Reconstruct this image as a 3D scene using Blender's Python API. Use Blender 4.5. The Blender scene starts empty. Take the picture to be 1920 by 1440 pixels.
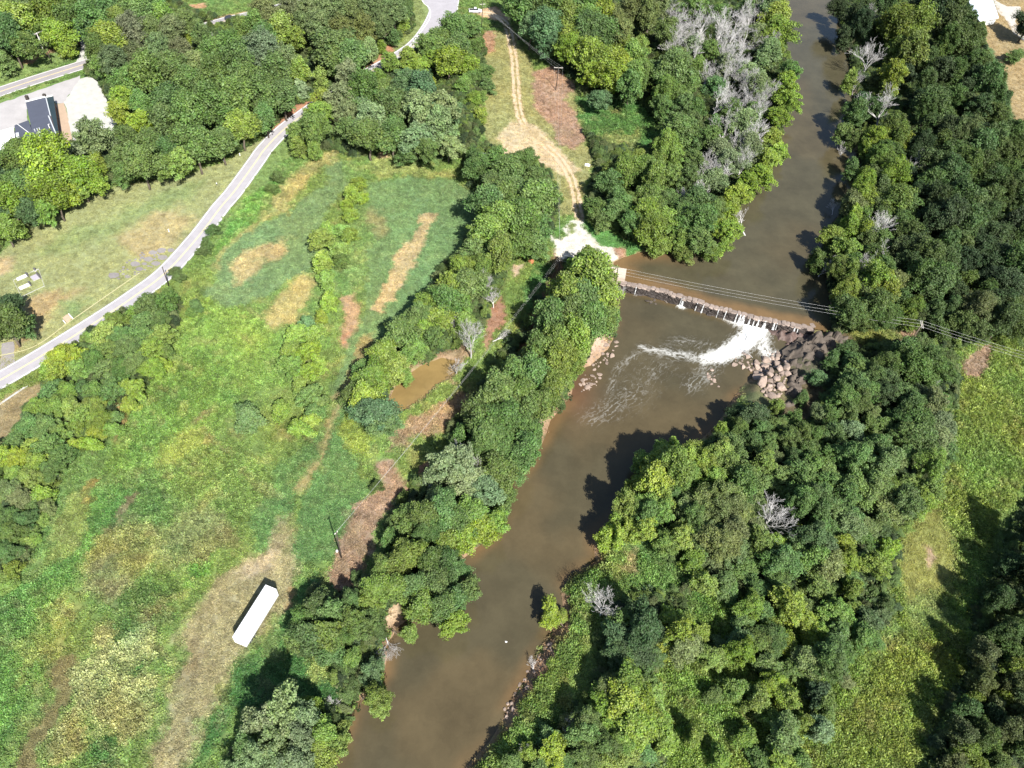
import bpy, bmesh, math, random
import numpy as np
from mathutils import Vector, Matrix
random.seed(7); RNG = np.random.default_rng(11)
scene = bpy.context.scene
C = scene.collection

# ------------------------------------------------------------------ camera
FPX, IW, IH, CAMH = 1478.0, 1920.0, 1440.0, 160.0      # focal length in photo pixels, photo size, flying height
NADX, NADY = 820.0, 1950.0                             # where the plumb line meets the picture plane
_dx, _dy = NADX-960.0, NADY-720.0
PITCH = math.atan(FPX/math.hypot(_dx, _dy)); ROLL = math.atan(-_dx/_dy)
CF = np.array([0, math.cos(PITCH), -math.sin(PITCH)])
_R0 = np.array([1.0, 0, 0]); _D0 = np.array([0, -math.sin(PITCH), -math.cos(PITCH)])
CR = math.cos(ROLL)*_R0-math.sin(ROLL)*_D0
CD = math.sin(ROLL)*_R0+math.cos(ROLL)*_D0
cam_d = bpy.data.cameras.new('camera'); cam = bpy.data.objects.new('camera', cam_d); C.objects.link(cam)
cam_d.sensor_fit = 'HORIZONTAL'; cam_d.sensor_width = 36.0; cam_d.lens = 36.0*FPX/IW
cam_d.clip_start = 1.0; cam_d.clip_end = 9000.0
M = Matrix.Identity(4)
for i in range(3):
    M[i][0] = CR[i]; M[i][1] = -CD[i]; M[i][2] = -CF[i]
M[2][3] = CAMH
cam.matrix_world = M
scene.camera = cam

# ------------------------------------------------------------------ sky, sun, exposure
SUN_EL = 46.0; SHADOW_DIR = 118.0                      # degrees; shadows point this way on the ground (from +X)
w = bpy.data.worlds.new('World'); scene.world = w; w.use_nodes = True
nt = w.node_tree; nt.nodes.clear()
sky = nt.nodes.new('ShaderNodeTexSky'); sky.sky_type = 'NISHITA'; sky.sun_disc = False
sky.sun_elevation = math.radians(SUN_EL)
_sa = math.radians(SHADOW_DIR+180.0)
sky.sun_rotation = math.atan2(math.cos(_sa), math.sin(_sa))
bg = nt.nodes.new('ShaderNodeBackground'); bg.inputs[1].default_value = 0.078
wo = nt.nodes.new('ShaderNodeOutputWorld')
nt.links.new(sky.outputs[0], bg.inputs[0]); nt.links.new(bg.outputs[0], wo.inputs[0])
sl = bpy.data.lights.new('sun', 'SUN'); sl.energy = 4.9; sl.angle = math.radians(0.53); sl.color = (1.0, 0.955, 0.88)
sun = bpy.data.objects.new('sun', sl); C.objects.link(sun)
_sd = Vector((math.cos(_sa)*math.cos(math.radians(SUN_EL)), math.sin(_sa)*math.cos(math.radians(SUN_EL)), math.sin(math.radians(SUN_EL))))
sun.rotation_euler = _sd.to_track_quat('Z', 'Y').to_euler(); sun.location = _sd*500
scene.render.engine = 'CYCLES'
vs = scene.view_settings
vs.view_transform = 'Standard'; vs.look = 'None'; vs.gamma = 1.0; vs.use_curve_mapping = False; vs.exposure = 1.30
scene.cycles.max_bounces = 6; scene.cycles.diffuse_bounces = 3; scene.cycles.transmission_bounces = 3
scene.cycles.caustics_reflective = False; scene.cycles.caustics_refractive = False

# ------------------------------------------------------------------ helpers
def P(x, y, z=0.0):
    """photo pixel -> point on the level plane z"""
    d = CF*FPX+(x-960.0)*CR+(y-720.0)*CD
    k = (z-CAMH)/d[2]
    return np.array([d[0]*k, d[1]*k, z])
def PP(pts, z=0.0): return np.array([P(a, b, z)[:2] for a, b in pts])
def pxm(x, y, z=0.0):
    """photo pixels per metre, across the line of sight, at that place"""
    d = P(x, y, z)-np.array([0, 0, CAMH])
    return FPX/float(d@CF)
def project(X, Y, Z):
    d = np.stack([X, Y, Z-CAMH], -1); q = d@CF
    return 960+FPX*(d@CR)/q, 720+FPX*(d@CD)/q
def s2l(c):
    c = np.asarray(c, float)/255.0
    return np.where(c <= .04045, c/12.92, ((c+.055)/1.055)**2.4)
KEXP = 1.95                                            # display value of a level sunlit surface / its albedo
def alb(c, sat=.86):
    l = s2l(c); g = float(l@np.array([.25, .65, .10])); return (g+(l-g)*sat)/KEXP
def tag(o, label=None, cat=None, group=None, kind=None):
    if label: o['label'] = label
    if cat: o['category'] = cat
    if group: o['group'] = group
    if kind: o['kind'] = kind
    return o
def empty(name, loc, rz=0.0, parent=None):
    o = bpy.data.objects.new(name, None); C.objects.link(o); o.location = loc; o.rotation_euler = (0, 0, rz)
    o.empty_display_size = 0.3; o.parent = parent
    return o
def link(name, mesh, parent=None, loc=(0, 0, 0), rot=(0, 0, 0), scale=(1, 1, 1)):
    o = bpy.data.objects.new(name, mesh); C.objects.link(o); o.parent = parent
    o.location = loc; o.rotation_euler = rot; o.scale = scale
    return o
def mesh_np(name, V, F, mats=(), smooth=False):
    """V (n,3) array, F list of faces or (m,k) array"""
    me = bpy.data.meshes.new(name)
    V = np.asarray(V, np.float32)
    if isinstance(F, np.ndarray) and F.ndim == 2:
        m, k = F.shape
        me.vertices.add(len(V)); me.vertices.foreach_set('co', V.ravel())
        me.loops.add(m*k); me.loops.foreach_set('vertex_index', F.astype(np.int32).ravel())
        me.polygons.add(m); me.polygons.foreach_set('loop_start', np.arange(0, m*k, k, dtype=np.int32))
        me.update(calc_edges=True)
    else:
        me.from_pydata(V.tolist(), [], [list(f) for f in F])
    for mt in mats: me.materials.append(mt)
    if smooth: me.polygons.foreach_set('use_smooth', np.ones(len(me.polygons), bool))
    me.update()
    return me
class MB:
    """collects simple shapes into one mesh"""
    def __init__(s): s.V = []; s.F = []
    def add(s, V, F):
        b = len(s.V); s.V += [tuple(map(float, v)) for v in V]; s.F += [tuple(i+b for i in f) for f in F]; return s
    def box(s, x0, x1, y0, y1, z0, z1):
        V = [(x, y, z) for z in (z0, z1) for y in (y0, y1) for x in (x0, x1)]
        return s.add(V, [(0, 2, 3, 1), (4, 5, 7, 6), (0, 1, 5, 4), (2, 6, 7, 3), (0, 4, 6, 2), (1, 3, 7, 5)])
    def prism(s, poly, z0, z1, ztop=None):
        n = len(poly); a = 0.0
        for i in range(n): a += poly[i][0]*poly[(i+1) % n][1]-poly[(i+1) % n][0]*poly[i][1]
        if a < 0: poly = list(poly)[::-1]
        V = [(p[0], p[1], z0) for p in poly]+[(p[0], p[1], z1) for p in poly]
        F = [tuple(range(n))[::-1], tuple(range(n, 2*n))]+[(i, (i+1) % n, n+(i+1) % n, n+i) for i in range(n)]
        return s.add(V, F)
    def tube(s, pts, rad, n=6, cap=True):
        pts = [Vector(p) for p in pts]
        if not hasattr(rad, '__len__'): rad = [rad]*len(pts)
        V = []; F = []
        for i, p in enumerate(pts):
            t = (pts[min(i+1, len(pts)-1)]-pts[max(i-1, 0)]).normalized()
            a = t.orthogonal().normalized(); b = t.cross(a)
            for k in range(n):
                an = 2*math.pi*k/n; V.append(p+(a*math.cos(an)+b*math.sin(an))*rad[i])
        for i in range(len(pts)-1):
            for k in range(n):
                k2 = (k+1) % n; F.append((i*n+k, i*n+k2, (i+1)*n+k2, (i+1)*n+k))
        if cap: F += [tuple(range(n))[::-1], tuple(range((len(pts)-1)*n, len(pts)*n))]
        return s.add(V, F)
    def mesh(s, name, mat, smooth=False): return mesh_np(name, np.array(s.V), s.F, [mat], smooth)
    def build(s, name, mat, parent=None, smooth=False, **k): return link(name, s.mesh(name, mat, smooth), parent, **k)

# value noise in numpy
def _hash(ix, iy, seed):
    h = (ix.astype(np.int64)*374761393+iy.astype(np.int64)*668265263+seed*1442695041) & 0x7fffffff
    h = ((h ^ (h >> 13))*1274126177) & 0x7fffffff
    return ((h ^ (h >> 16)) & 0xffff)/65535.0
def vnoise(x, y, seed=0):
    ix = np.floor(x); iy = np.floor(y); fx = x-ix; fy = y-iy
    fx = fx*fx*(3-2*fx); fy = fy*fy*(3-2*fy)
    a = _hash(ix, iy, seed); b = _hash(ix+1, iy, seed); c = _hash(ix, iy+1, seed); d = _hash(ix+1, iy+1, seed)
    return (a*(1-fx)+b*fx)*(1-fy)+(c*(1-fx)+d*fx)*fy
def fbm(x, y, seed=0, o=4):
    s = 0.0; a = 0.5
    for i in range(o): s = s+a*vnoise(x*2**i, y*2**i, seed+i*17); a *= 0.5
    return s/(1-0.5**o)                                  # 0..1
def sdist(X, Y, poly):
    """signed distance to polygon, positive inside"""
    n = len(poly); d2 = np.full(X.shape, 1e18); ins = np.zeros(X.shape, bool)
    for i in range(n):
        ax, ay = poly[i]; bx, by = poly[(i+1) % n]
        ex, ey = bx-ax, by-ay; L = ex*ex+ey*ey+1e-12
        t = np.clip(((X-ax)*ex+(Y-ay)*ey)/L, 0, 1)
        d2 = np.minimum(d2, (X-ax-t*ex)**2+(Y-ay-t*ey)**2)
        c = ((ay > Y) != (by > Y))
        xi = ex*(Y-ay)/(ey if abs(ey) > 1e-12 else 1e-12)+ax
        ins ^= c & (X < xi)
    d = np.sqrt(d2)
    return np.where(ins, d, -d)
def ldist(X, Y, pts):
    """distance to polyline, and parameter along it (0..1)"""
    d2 = np.full(X.shape, 1e18); tt = np.zeros(X.shape); n = len(pts)-1
    for i in range(n):
        ax, ay = pts[i]; bx, by = pts[i+1]; ex, ey = bx-ax, by-ay; L = ex*ex+ey*ey+1e-12
        t = np.clip(((X-ax)*ex+(Y-ay)*ey)/L, 0, 1); q = (X-ax-t*ex)**2+(Y-ay-t*ey)**2
        m = q < d2; d2 = np.where(m, q, d2); tt = np.where(m, (i+t)/n, tt)
    return np.sqrt(d2), tt
def sstep(x, a, b): t = np.clip((x-a)/(b-a), 0, 1); return t*t*(3-2*t)
def spline(pts, n=8):
    pts = [np.array(p, float) for p in pts]; out = []
    for i in range(len(pts)-1):
        p0 = pts[max(i-1, 0)]; p1 = pts[i]; p2 = pts[i+1]; p3 = pts[min(i+2, len(pts)-1)]
        for k in range(n):
            t = k/n
            out.append(0.5*(2*p1+(p2-p0)*t+(2*p0-5*p1+4*p2-p3)*t*t+(3*p1-p0-3*p2+p3)*t**3))
    out.append(pts[-1]); return np.array(out)

# ------------------------------------------------------------------ materials
def N(nt, typ, **kw):
    n = nt.nodes.new('ShaderNode'+typ)
    for k, v in kw.items(): setattr(n, k, v)
    return n
def newmat(name):
    m = bpy.data.materials.new(name); m.use_nodes = True; nt = m.node_tree; nt.nodes.clear()
    out = N(nt, 'OutputMaterial'); return m, nt, out
def mixcol(nt, fac, a, b, mode='MIX'):
    n = N(nt, 'Mix', data_type='RGBA', blend_type=mode); n.inputs[0].default_value = 1.0
    for sock, v in ((n.inputs[0], fac), (n.inputs[6], a), (n.inputs[7], b)):
        if hasattr(v, 'links') or isinstance(v, bpy.types.NodeSocket): nt.links.new(v, sock)
        elif hasattr(v, '__len__'): sock.default_value = (*v[:3], 1)
        else: sock.default_value = v
    return n.outputs[2]
def mathn(nt, op, a, b=None, c=None):
    n = N(nt, 'Math', operation=op)
    for i, v in enumerate((a, b, c)):
        if v is None: continue
        if isinstance(v, bpy.types.NodeSocket): nt.links.new(v, n.inputs[i])
        else: n.inputs[i].default_value = v
    return n.outputs[0]
def noise(nt, scale, detail=3.0, rough=0.55, vec=None, out=0):
    n = N(nt, 'TexNoise'); n.inputs['Scale'].default_value = scale; n.inputs['Detail'].default_value = detail
    n.inputs['Roughness'].default_value = rough
    if vec is not None: nt.links.new(vec, n.inputs['Vector'])
    return n.outputs[out]
def ramp(nt, fac, stops):
    r = N(nt, 'ValToRGB'); nt.links.new(fac, r.inputs[0]); cr = r.color_ramp
    while len(cr.elements) < len(stops): cr.elements.new(0.5)
    for e, (p, c) in zip(cr.elements, stops):
        e.position = p; e.color = (*c[:3], 1) if hasattr(c, '__len__') else (c, c, c, 1)
    return r.outputs[0]
def surf(name, col, rough=0.8, var=0.25, scale=1.5, bump=0.0, bscale=6.0, metal=0.0, objvar=0.0, spec=0.3, col2=None):
    """a painted, stone or metal surface with grain; object-space noise"""
    m, nt, out = newmat(name); b = N(nt, 'BsdfPrincipled')
    tc = N(nt, 'TexCoord').outputs['Object']
    n1 = noise(nt, scale, 5, 0.6, tc); n2 = noise(nt, scale*7, 3, 0.6, tc)
    f = mathn(nt, 'ADD', mathn(nt, 'MULTIPLY', n1, 0.7), mathn(nt, 'MULTIPLY', n2, 0.3))
    c0 = np.array(col)*(1-var); c1 = np.array(col2 if col2 is not None else col)*(1+var)
    cc = ramp(nt, f, [(0.3, c0), (0.7, np.clip(c1, 0, .9))])
    if objvar:
        oi = N(nt, 'ObjectInfo'); hv = N(nt, 'HueSaturation')
        v = mathn(nt, 'ADD', mathn(nt, 'MULTIPLY', oi.outputs['Random'], 2*objvar), 1-objvar)
        nt.links.new(cc, hv.inputs['Color']); nt.links.new(v, hv.inputs['Value']); cc = hv.outputs[0]
    nt.links.new(cc, b.inputs['Base Color']); b.inputs['Roughness'].default_value = rough
    b.inputs['Metallic'].default_value = metal; b.inputs['Specular IOR Level'].default_value = spec
    if bump:
        bp = N(nt, 'Bump'); bp.inputs['Strength'].default_value = bump; bp.inputs['Distance'].default_value = 0.1
        nt.links.new(noise(nt, bscale, 6, 0.65, tc), bp.inputs['Height']); nt.links.new(bp.outputs[0], b.inputs['Normal'])
    nt.links.new(b.outputs[0], out.inputs[0])
    return m
def leafmat(name, instancer=False, transl=0.36, gloss=True):
    """leaves: colour comes from the plant's own colour, varied leaf by leaf"""
    m, nt, out = newmat(name)
    if instancer:
        a = N(nt, 'Attribute', attribute_type='INSTANCER', attribute_name='tint'); col = a.outputs['Color']
    else:
        col = N(nt, 'ObjectInfo').outputs['Color']
    lv = N(nt, 'Attribute', attribute_type='GEOMETRY', attribute_name='lv')
    hs = N(nt, 'HueSaturation')
    sep = N(nt, 'SeparateColor'); nt.links.new(lv.outputs['Color'], sep.inputs[0])
    nt.links.new(mathn(nt, 'ADD', mathn(nt, 'MULTIPLY', sep.outputs[1], 0.05), 0.475), hs.inputs['Hue'])
    nt.links.new(mathn(nt, 'ADD', mathn(nt, 'MULTIPLY', sep.outputs[0], 0.95), 0.52), hs.inputs['Value'])
    nt.links.new(mathn(nt, 'ADD', mathn(nt, 'MULTIPLY', sep.outputs[2], 0.3), 0.85), hs.inputs['Saturation'])
    nt.links.new(col, hs.inputs['Color'])
    d = N(nt, 'BsdfPrincipled'); d.inputs['Roughness'].default_value = 0.62; d.inputs['Specular IOR Level'].default_value = 0.25 if gloss else 0.1
    t = N(nt, 'BsdfTranslucent'); mx = N(nt, 'MixShader'); mx.inputs[0].default_value = transl
    nt.links.new(hs.outputs[0], d.inputs['Base Color'])
    nt.links.new(mixcol(nt, 1.0, hs.outputs[0], (1.0, 1.05, 0.62), 'MULTIPLY'), t.inputs['Color'])
    nt.links.new(d.outputs[0], mx.inputs[1]); nt.links.new(t.outputs[0], mx.inputs[2]); nt.links.new(mx.outputs[0], out.inputs[0])
    return m

# ------------------------------------------------------------------ water outlines (photo pixels at the water level)
Z_UP, Z_DN, Z_POND = -0.8, -3.2, -0.7
UP_PX = [(1455, -90), (1465, 0), (1468, 60), (1478, 130), (1474, 200), (1455, 290), (1405, 350), (1370, 395), (1332, 458), (1280, 482),
         (1240, 474), (1200, 474), (1168, 484), (1150, 494), (1172, 508), (1172, 527), (1225, 537), (1300, 559), (1345, 573), (1420, 592), (1516, 611), (1560, 622),
         (1556, 570), (1548, 520), (1543, 460), (1572, 400), (1602, 350), (1616, 300), (1604, 200), (1594, 120), (1575, 60), (1565, 0), (1560, -90)]
DN_PX = [(1150, 535), (1168, 541), (1215, 551), (1260, 564), (1320, 581), (1360, 591), (1440, 606), (1510, 622), (1520, 640), (1490, 665), (1440, 690), (1395, 720),
         (1372, 750), (1345, 790), (1290, 848), (1240, 880), (1195, 925), (1155, 965), (1125, 992), (1112, 1008), (1116, 1050), (1066, 1085),
         (1052, 1110), (1056, 1135), (1045, 1165), (1022, 1200), (1000, 1232), (985, 1270), (960, 1312), (940, 1348), (922, 1382), (898, 1412),
         (870, 1445), (820, 1540), (520, 1540), (605, 1435), (650, 1365), (668, 1325), (700, 1292), (722, 1260), (727, 1205), (745, 1178), (790, 1150),
         (838, 1110), (850, 1062), (880, 1040), (925, 1000), (945, 960), (955, 905), (975, 885), (1000, 862), (1020, 828), (1034, 790), (1052, 765),
         (1072, 738), (1080, 700), (1108, 684), (1140, 655), (1150, 635), (1152, 600), (1150, 570)]
POND_PX = [(729, 750), (744, 722), (788, 687), (828, 672), (853, 677), (852, 700), (815, 722), (790, 748), (748, 772), (733, 768)]
UP = PP(UP_PX, Z_UP); DN = PP(DN_PX, Z_DN); POND = PP(POND_PX, Z_POND)

# ------------------------------------------------------------------ roads (centre lines in photo pixels)
ROAD_C = spline(PP([(-150, 790), (-60, 744), (0, 713), (87, 662), (175, 607), (250, 557), (312, 510), (375, 440), (412, 391), (440, 358), (480, 303),
                    (497, 279), (530, 245), (573, 212), (625, 176), (690, 137), (735, 112), (777, 84), (803, 52), (818, 20), (826, -20), (832, -80)]), 6)
SIDE_C = spline(PP([(-90, 204), (0, 172), (75, 147), (160, 120), (250, 91), (340, 64), (420, 40), (480, 26), (560, 4), (650, -24)]), 6)
def ribbon(c, off0, off1, z):
    t = np.gradient(c, axis=0); t /= np.linalg.norm(t, axis=1)[:, None]; n = np.stack([-t[:, 1], t[:, 0]], 1)
    A = c+n*off0; B = c+n*off1
    V = np.concatenate([np.c_[A, np.full(len(A), z)], np.c_[B, np.full(len(B), z)]]); m = len(c)
    return V, [(i, i+1, m+i+1, m+i) for i in range(m-1)]

# ------------------------------------------------------------------ ground: one graded sheet, coloured by what grows there
GX0, GX1, GY0, GY1, GS = -262.0, 286.0, 8.0, 470.0, 0.85
gx = np.arange(GX0, GX1+.01, GS); gy = np.arange(GY0, GY1+.01, GS)
X, Y = np.meshgrid(gx, gy); NXg, NYg = len(gx), len(gy)
col = np.zeros(X.shape+(3,)); dens = np.full(X.shape, 0.5); hgt = np.full(X.shape, 0.5); wild = np.zeros(X.shape)
wx = (fbm(X/9, Y/9, 3)-.5)*8+(fbm(X/2.2, Y/2.2, 5)-.5)*5.0
wy = (fbm(X/9, Y/9, 43)-.5)*8+(fbm(X/2.2, Y/2.2, 45)-.5)*5.0
col[:] = alb((126, 158, 74))
# zone = (outline, colour, edge softness m, plant density 0..1, plant height m, edge wander 0..1)
STRAW = (206, 186, 138); PINK = (180, 152, 126); DGRN = (88, 142, 84); GRN = (112, 156, 70); LUSH = (92, 152, 62); YGRN = (158, 178, 66)
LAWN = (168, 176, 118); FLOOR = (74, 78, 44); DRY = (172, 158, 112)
ZONES = [
 # woods: dark leaf litter with undergrowth
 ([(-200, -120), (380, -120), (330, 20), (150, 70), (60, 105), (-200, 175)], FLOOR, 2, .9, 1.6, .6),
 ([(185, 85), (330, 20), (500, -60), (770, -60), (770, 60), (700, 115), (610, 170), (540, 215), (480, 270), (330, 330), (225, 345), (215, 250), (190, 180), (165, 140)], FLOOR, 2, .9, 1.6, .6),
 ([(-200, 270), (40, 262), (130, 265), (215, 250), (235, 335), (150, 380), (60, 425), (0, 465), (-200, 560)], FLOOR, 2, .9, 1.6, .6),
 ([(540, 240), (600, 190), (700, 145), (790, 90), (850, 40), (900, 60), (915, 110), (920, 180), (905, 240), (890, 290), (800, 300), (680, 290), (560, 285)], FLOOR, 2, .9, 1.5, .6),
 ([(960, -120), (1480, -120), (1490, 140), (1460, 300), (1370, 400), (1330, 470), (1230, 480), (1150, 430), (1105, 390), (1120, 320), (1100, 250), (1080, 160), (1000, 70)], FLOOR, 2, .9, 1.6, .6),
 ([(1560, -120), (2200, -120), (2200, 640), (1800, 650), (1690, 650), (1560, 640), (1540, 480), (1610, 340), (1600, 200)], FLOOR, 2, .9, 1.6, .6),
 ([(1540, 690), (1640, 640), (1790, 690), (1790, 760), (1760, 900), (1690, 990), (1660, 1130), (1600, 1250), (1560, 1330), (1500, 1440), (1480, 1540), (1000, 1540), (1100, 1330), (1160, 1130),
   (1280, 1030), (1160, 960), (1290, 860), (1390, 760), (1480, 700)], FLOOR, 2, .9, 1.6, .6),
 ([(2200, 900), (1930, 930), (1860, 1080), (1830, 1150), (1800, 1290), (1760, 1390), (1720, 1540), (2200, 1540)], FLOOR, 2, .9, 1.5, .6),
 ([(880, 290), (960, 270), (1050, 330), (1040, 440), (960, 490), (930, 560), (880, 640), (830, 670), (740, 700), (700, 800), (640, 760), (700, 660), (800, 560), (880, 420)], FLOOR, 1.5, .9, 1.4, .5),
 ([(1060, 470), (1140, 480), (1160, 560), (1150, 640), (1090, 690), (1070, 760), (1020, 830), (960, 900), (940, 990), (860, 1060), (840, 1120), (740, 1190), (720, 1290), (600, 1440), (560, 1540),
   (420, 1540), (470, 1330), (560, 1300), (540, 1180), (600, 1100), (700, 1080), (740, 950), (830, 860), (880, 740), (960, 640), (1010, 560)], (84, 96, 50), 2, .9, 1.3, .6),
 ([(330, 560), (240, 580), (90, 690), (-60, 850), (-60, 1120), (10, 1100), (60, 1020), (110, 880), (230, 800), (320, 680)], (84, 96, 50), 2, .9, 1.2, .5),
 # bank and vine-covered ground right of the river
 ([(1118, 1000), (1200, 1040), (1300, 1050), (1330, 1130), (1240, 1110), (1160, 1130), (1110, 1180), (1080, 1260), (1050, 1330), (960, 1440), (900, 1540), (850, 1540), (960, 1320), (1010, 1230), (1055, 1150), (1060, 1090)], (128, 162, 70), 2, 1, .9, .6),
 ([(1200, 1240), (1300, 1100), (1420, 1110), (1560, 1100), (1640, 1180), (1620, 1290), (1520, 1440), (1480, 1540), (1150, 1540), (1230, 1400)], (128, 164, 66), 3, 1, 1.0, .8),
 ([(1060, 1290), (1100, 1340), (1080, 1420), (1020, 1440), (990, 1400), (1020, 1330)], (118, 150, 66), 3, 1, .8, .6),
 ([(1395, 665), (1470, 640), (1605, 618), (1612, 660), (1550, 704), (1518, 800), (1432, 800), (1392, 745)], (112, 104, 78), 1.5, .25, .4, .5),
 # right-hand meadow
 ([(1790, 650), (1880, 600), (2100, 560), (2200, 900), (1930, 900), (1880, 960), (1830, 1110), (1800, 1290), (1740, 1400), (1690, 1540), (1470, 1540), (1530, 1400), (1600, 1330), (1690, 1180), (1655, 1120), (1690, 1010), (1750, 930), (1790, 830), (1785, 720)], (138, 166, 66), 2, 1, .95, .5),
 ([(1715, 975), (1755, 955), (1790, 1000), (1780, 1110), (1730, 1160), (1690, 1120), (1688, 1030)], (160, 165, 82), 4, .7, .25, .6),
 ([(1738, 1020), (1750, 1018), (1754, 1050), (1742, 1066), (1734, 1050)], (190, 165, 130), 1, .3, .12, .4),
 ([(1690, 1130), (1760, 1120), (1800, 1160), (1790, 1180), (1700, 1180)], (140, 158, 76), 3, .9, .4, .5),
 ([(1800, 690), (1826, 655), (1866, 640), (1852, 690), (1830, 712), (1808, 706)], PINK, 1.5, .6, .35, .5),
 ([(1655, 632), (1700, 612), (1776, 622), (1770, 642), (1720, 644), (1680, 650)], PINK, 1.5, .6, .35, .5),
 ([(1590, 615), (1650, 605), (1690, 630), (1660, 652), (1600, 640)], (140, 160, 80), 2, .9, .6, .5),
 # yard at the top right
 ([(1850, 40), (1860, -120), (2300, -120), (2300, 420), (1990, 360), (1915, 270), (1895, 200), (1875, 130), (1845, 85), (1840, 50)], (188, 166, 118), 1.2, .25, .1, .25),
 ([(1843, 78), (1862, 96), (1880, 130), (1893, 180), (1905, 250), (1916, 290), (1890, 262), (1874, 180), (1850, 120)], (116, 150, 92), 1.5, .5, .15, .3),
 # road verge and lawn left of the road
 ([(-200, 480), (0, 474), (60, 425), (150, 380), (230, 345), (330, 332), (420, 305), (475, 268), (520, 232), (575, 195), (585, 205), (540, 235), (500, 285), (440, 370), (375, 450), (310, 520), (170, 616), (60, 680), (-200, 815)], LAWN, 1.0, .5, .12, .25),
 ([(290, 380), (345, 390), (370, 420), (330, 455), (280, 480), (235, 470), (215, 440), (260, 430)], (188, 176, 126), 6, .45, .1, .9),
 ([(55, 570), (100, 545), (160, 540), (120, 565), (75, 600), (40, 650), (20, 665), (30, 625)], (188, 168, 120), 5, .4, .1, .8),
 ([(-10, 480), (25, 475), (20, 500), (-20, 520)], (196, 176, 132), 4, .4, .1, .6),
 ([(60, 470), (180, 420), (300, 360), (380, 330), (360, 370), (240, 420), (120, 480)], (152, 170, 108), 6, .5, .12, .9),
 ([(120, 560), (175, 560), (165, 590), (135, 600)], (138, 166, 106), 5, .5, .12, .7),
 ([(-200, 850), (-60, 790), (20, 740), (70, 714), (82, 724), (52, 786), (0, 842), (-200, 930)], (166, 152, 112), 1.2, .45, .15, .3),
 ([(500, 300), (530, 265), (580, 225), (585, 240), (545, 285), (520, 320), (480, 380), (430, 440), (395, 470), (420, 430)], (138, 168, 92), 1.5, .6, .2, .4),
 ([(540, 208), (575, 190), (640, 150), (705, 112), (740, 75), (752, 85), (700, 128), (640, 165), (585, 200), (510, 255), (495, 262)], (206, 150, 112), 1.0, .2, .12, .5),
 ([(770, -30), (775, 20), (772, 60), (740, 92), (756, 95), (800, 55), (806, 20), (785, -30)], (150, 168, 98), 1.0, .5, .12, .3),
 ([(-120, 200), (0, 160), (150, 105), (150, 72), (130, 70), (100, 82), (60, 100), (0, 122), (-120, 160)], (142, 170, 92), 1.2, .6, .15, .35),
 ([(30, 118), (70, 100), (120, 84), (140, 72), (146, 80), (110, 96), (70, 108), (36, 122)], (200, 160, 120), 1.0, .4, .12, .7),
 ([(330, 0), (380, -60), (560, -60), (520, 10), (480, 24), (420, 30), (385, 34), (360, 22)], (130, 166, 84), 3, .8, .4, .5),
 ([(330, 12), (385, 4), (385, 14), (340, 22)], (200, 160, 118), 1.0, .3, .1, .6),
 ([(390, 40), (430, 26), (475, 16), (478, 24), (430, 34), (395, 46)], (204, 178, 128), 1.0, .4, .12, .5),
 # meadow left of the river
 ([(330, 570), (390, 560), (450, 575), (520, 640), (540, 720), (450, 750), (400, 850), (250, 890), (190, 880), (230, 810), (300, 700)], (134, 172, 70), 5, .9, .55, .9),
 ([(240, 800), (330, 680), (400, 660), (450, 700), (430, 760), (330, 800), (270, 850)], (116, 160, 66), 8, .9, .6, 1),
 ([(375, 560), (400, 515), (420, 470), (470, 430), (540, 398), (610, 350), (622, 300), (664, 300), (656, 352), (612, 402), (590, 432), (590, 500), (560, 522), (480, 560), (440, 580)], (128, 162, 106), 2, .9, .3, .7),
 ([(690, 340), (760, 328), (850, 338), (902, 368), (895, 412), (826, 520), (744, 612), (694, 684), (642, 764), (618, 724), (654, 640), (680, 560), (672, 470), (690, 400)], (126, 164, 104), 2, .9, .3, .6),
 ([(640, 300), (665, 300), (690, 340), (700, 420), (680, 520), (650, 560), (640, 480), (660, 380)], (130, 166, 88), 3, .8, .4, .6),
 ([(786, 405), (813, 399), (802, 448), (772, 500), (742, 560), (704, 582), (688, 572), (730, 512), (758, 462)], STRAW, 1.3, .7, .3, .9),
 ([(690, 400), (715, 390), (718, 430), (700, 445)], (160, 160, 105), 4, .7, .3, .9),
 ([(430, 500), (500, 462), (548, 452), (534, 474), (480, 505), (440, 528)], (200, 184, 130), 3, .7, .3, .9),
 ([(482, 604), (520, 560), (572, 515), (596, 520), (572, 582), (545, 612), (490, 624)], (192, 180, 114), 4, .7, .3, .9),
 ([(528, 402), (505, 375), (556, 330), (600, 300), (640, 285), (612, 322), (570, 362)], (192, 184, 116), 4, .7, .4, .8),
 ([(470, 372), (505, 345), (530, 330), (525, 365), (480, 410), (420, 470), (405, 480), (430, 430)], (120, 172, 72), 3, .9, .5, .6),
 ([(400, 500), (440, 450), (500, 400), (528, 395), (490, 420), (440, 465), (412, 500)], (178, 178, 108), 2.5, .7, .3, .7),
 ([(690, 300), (730, 280), (760, 310), (850, 320), (870, 335), (780, 330), (740, 325), (700, 335)], (168, 178, 96), 2.5, .8, .4, .8),
 ([(700, 285), (722, 282), (726, 300), (706, 300)], (214, 188, 140), 1.5, .3, .2, .6),
 ([(638, 562), (666, 548), (664, 618), (652, 652), (634, 642)], (194, 164, 126), 1.8, .5, .2, .6),
 ([(642, 625), (656, 615), (650, 645), (640, 645)], (196, 148, 110), 1.2, .2, .1, .5),
 ([(682, 625), (695, 615), (690, 655), (672, 690), (655, 700), (662, 660)], (168, 160, 100), 2, .7, .3, .8),
 ([(620, 770), (660, 700), (645, 830), (684, 900), (676, 962), (622, 1042), (572, 1064), (530, 1050), (552, 1000), (592, 900)], (106, 150, 82), 1.5, .9, .35, .6),
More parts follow.
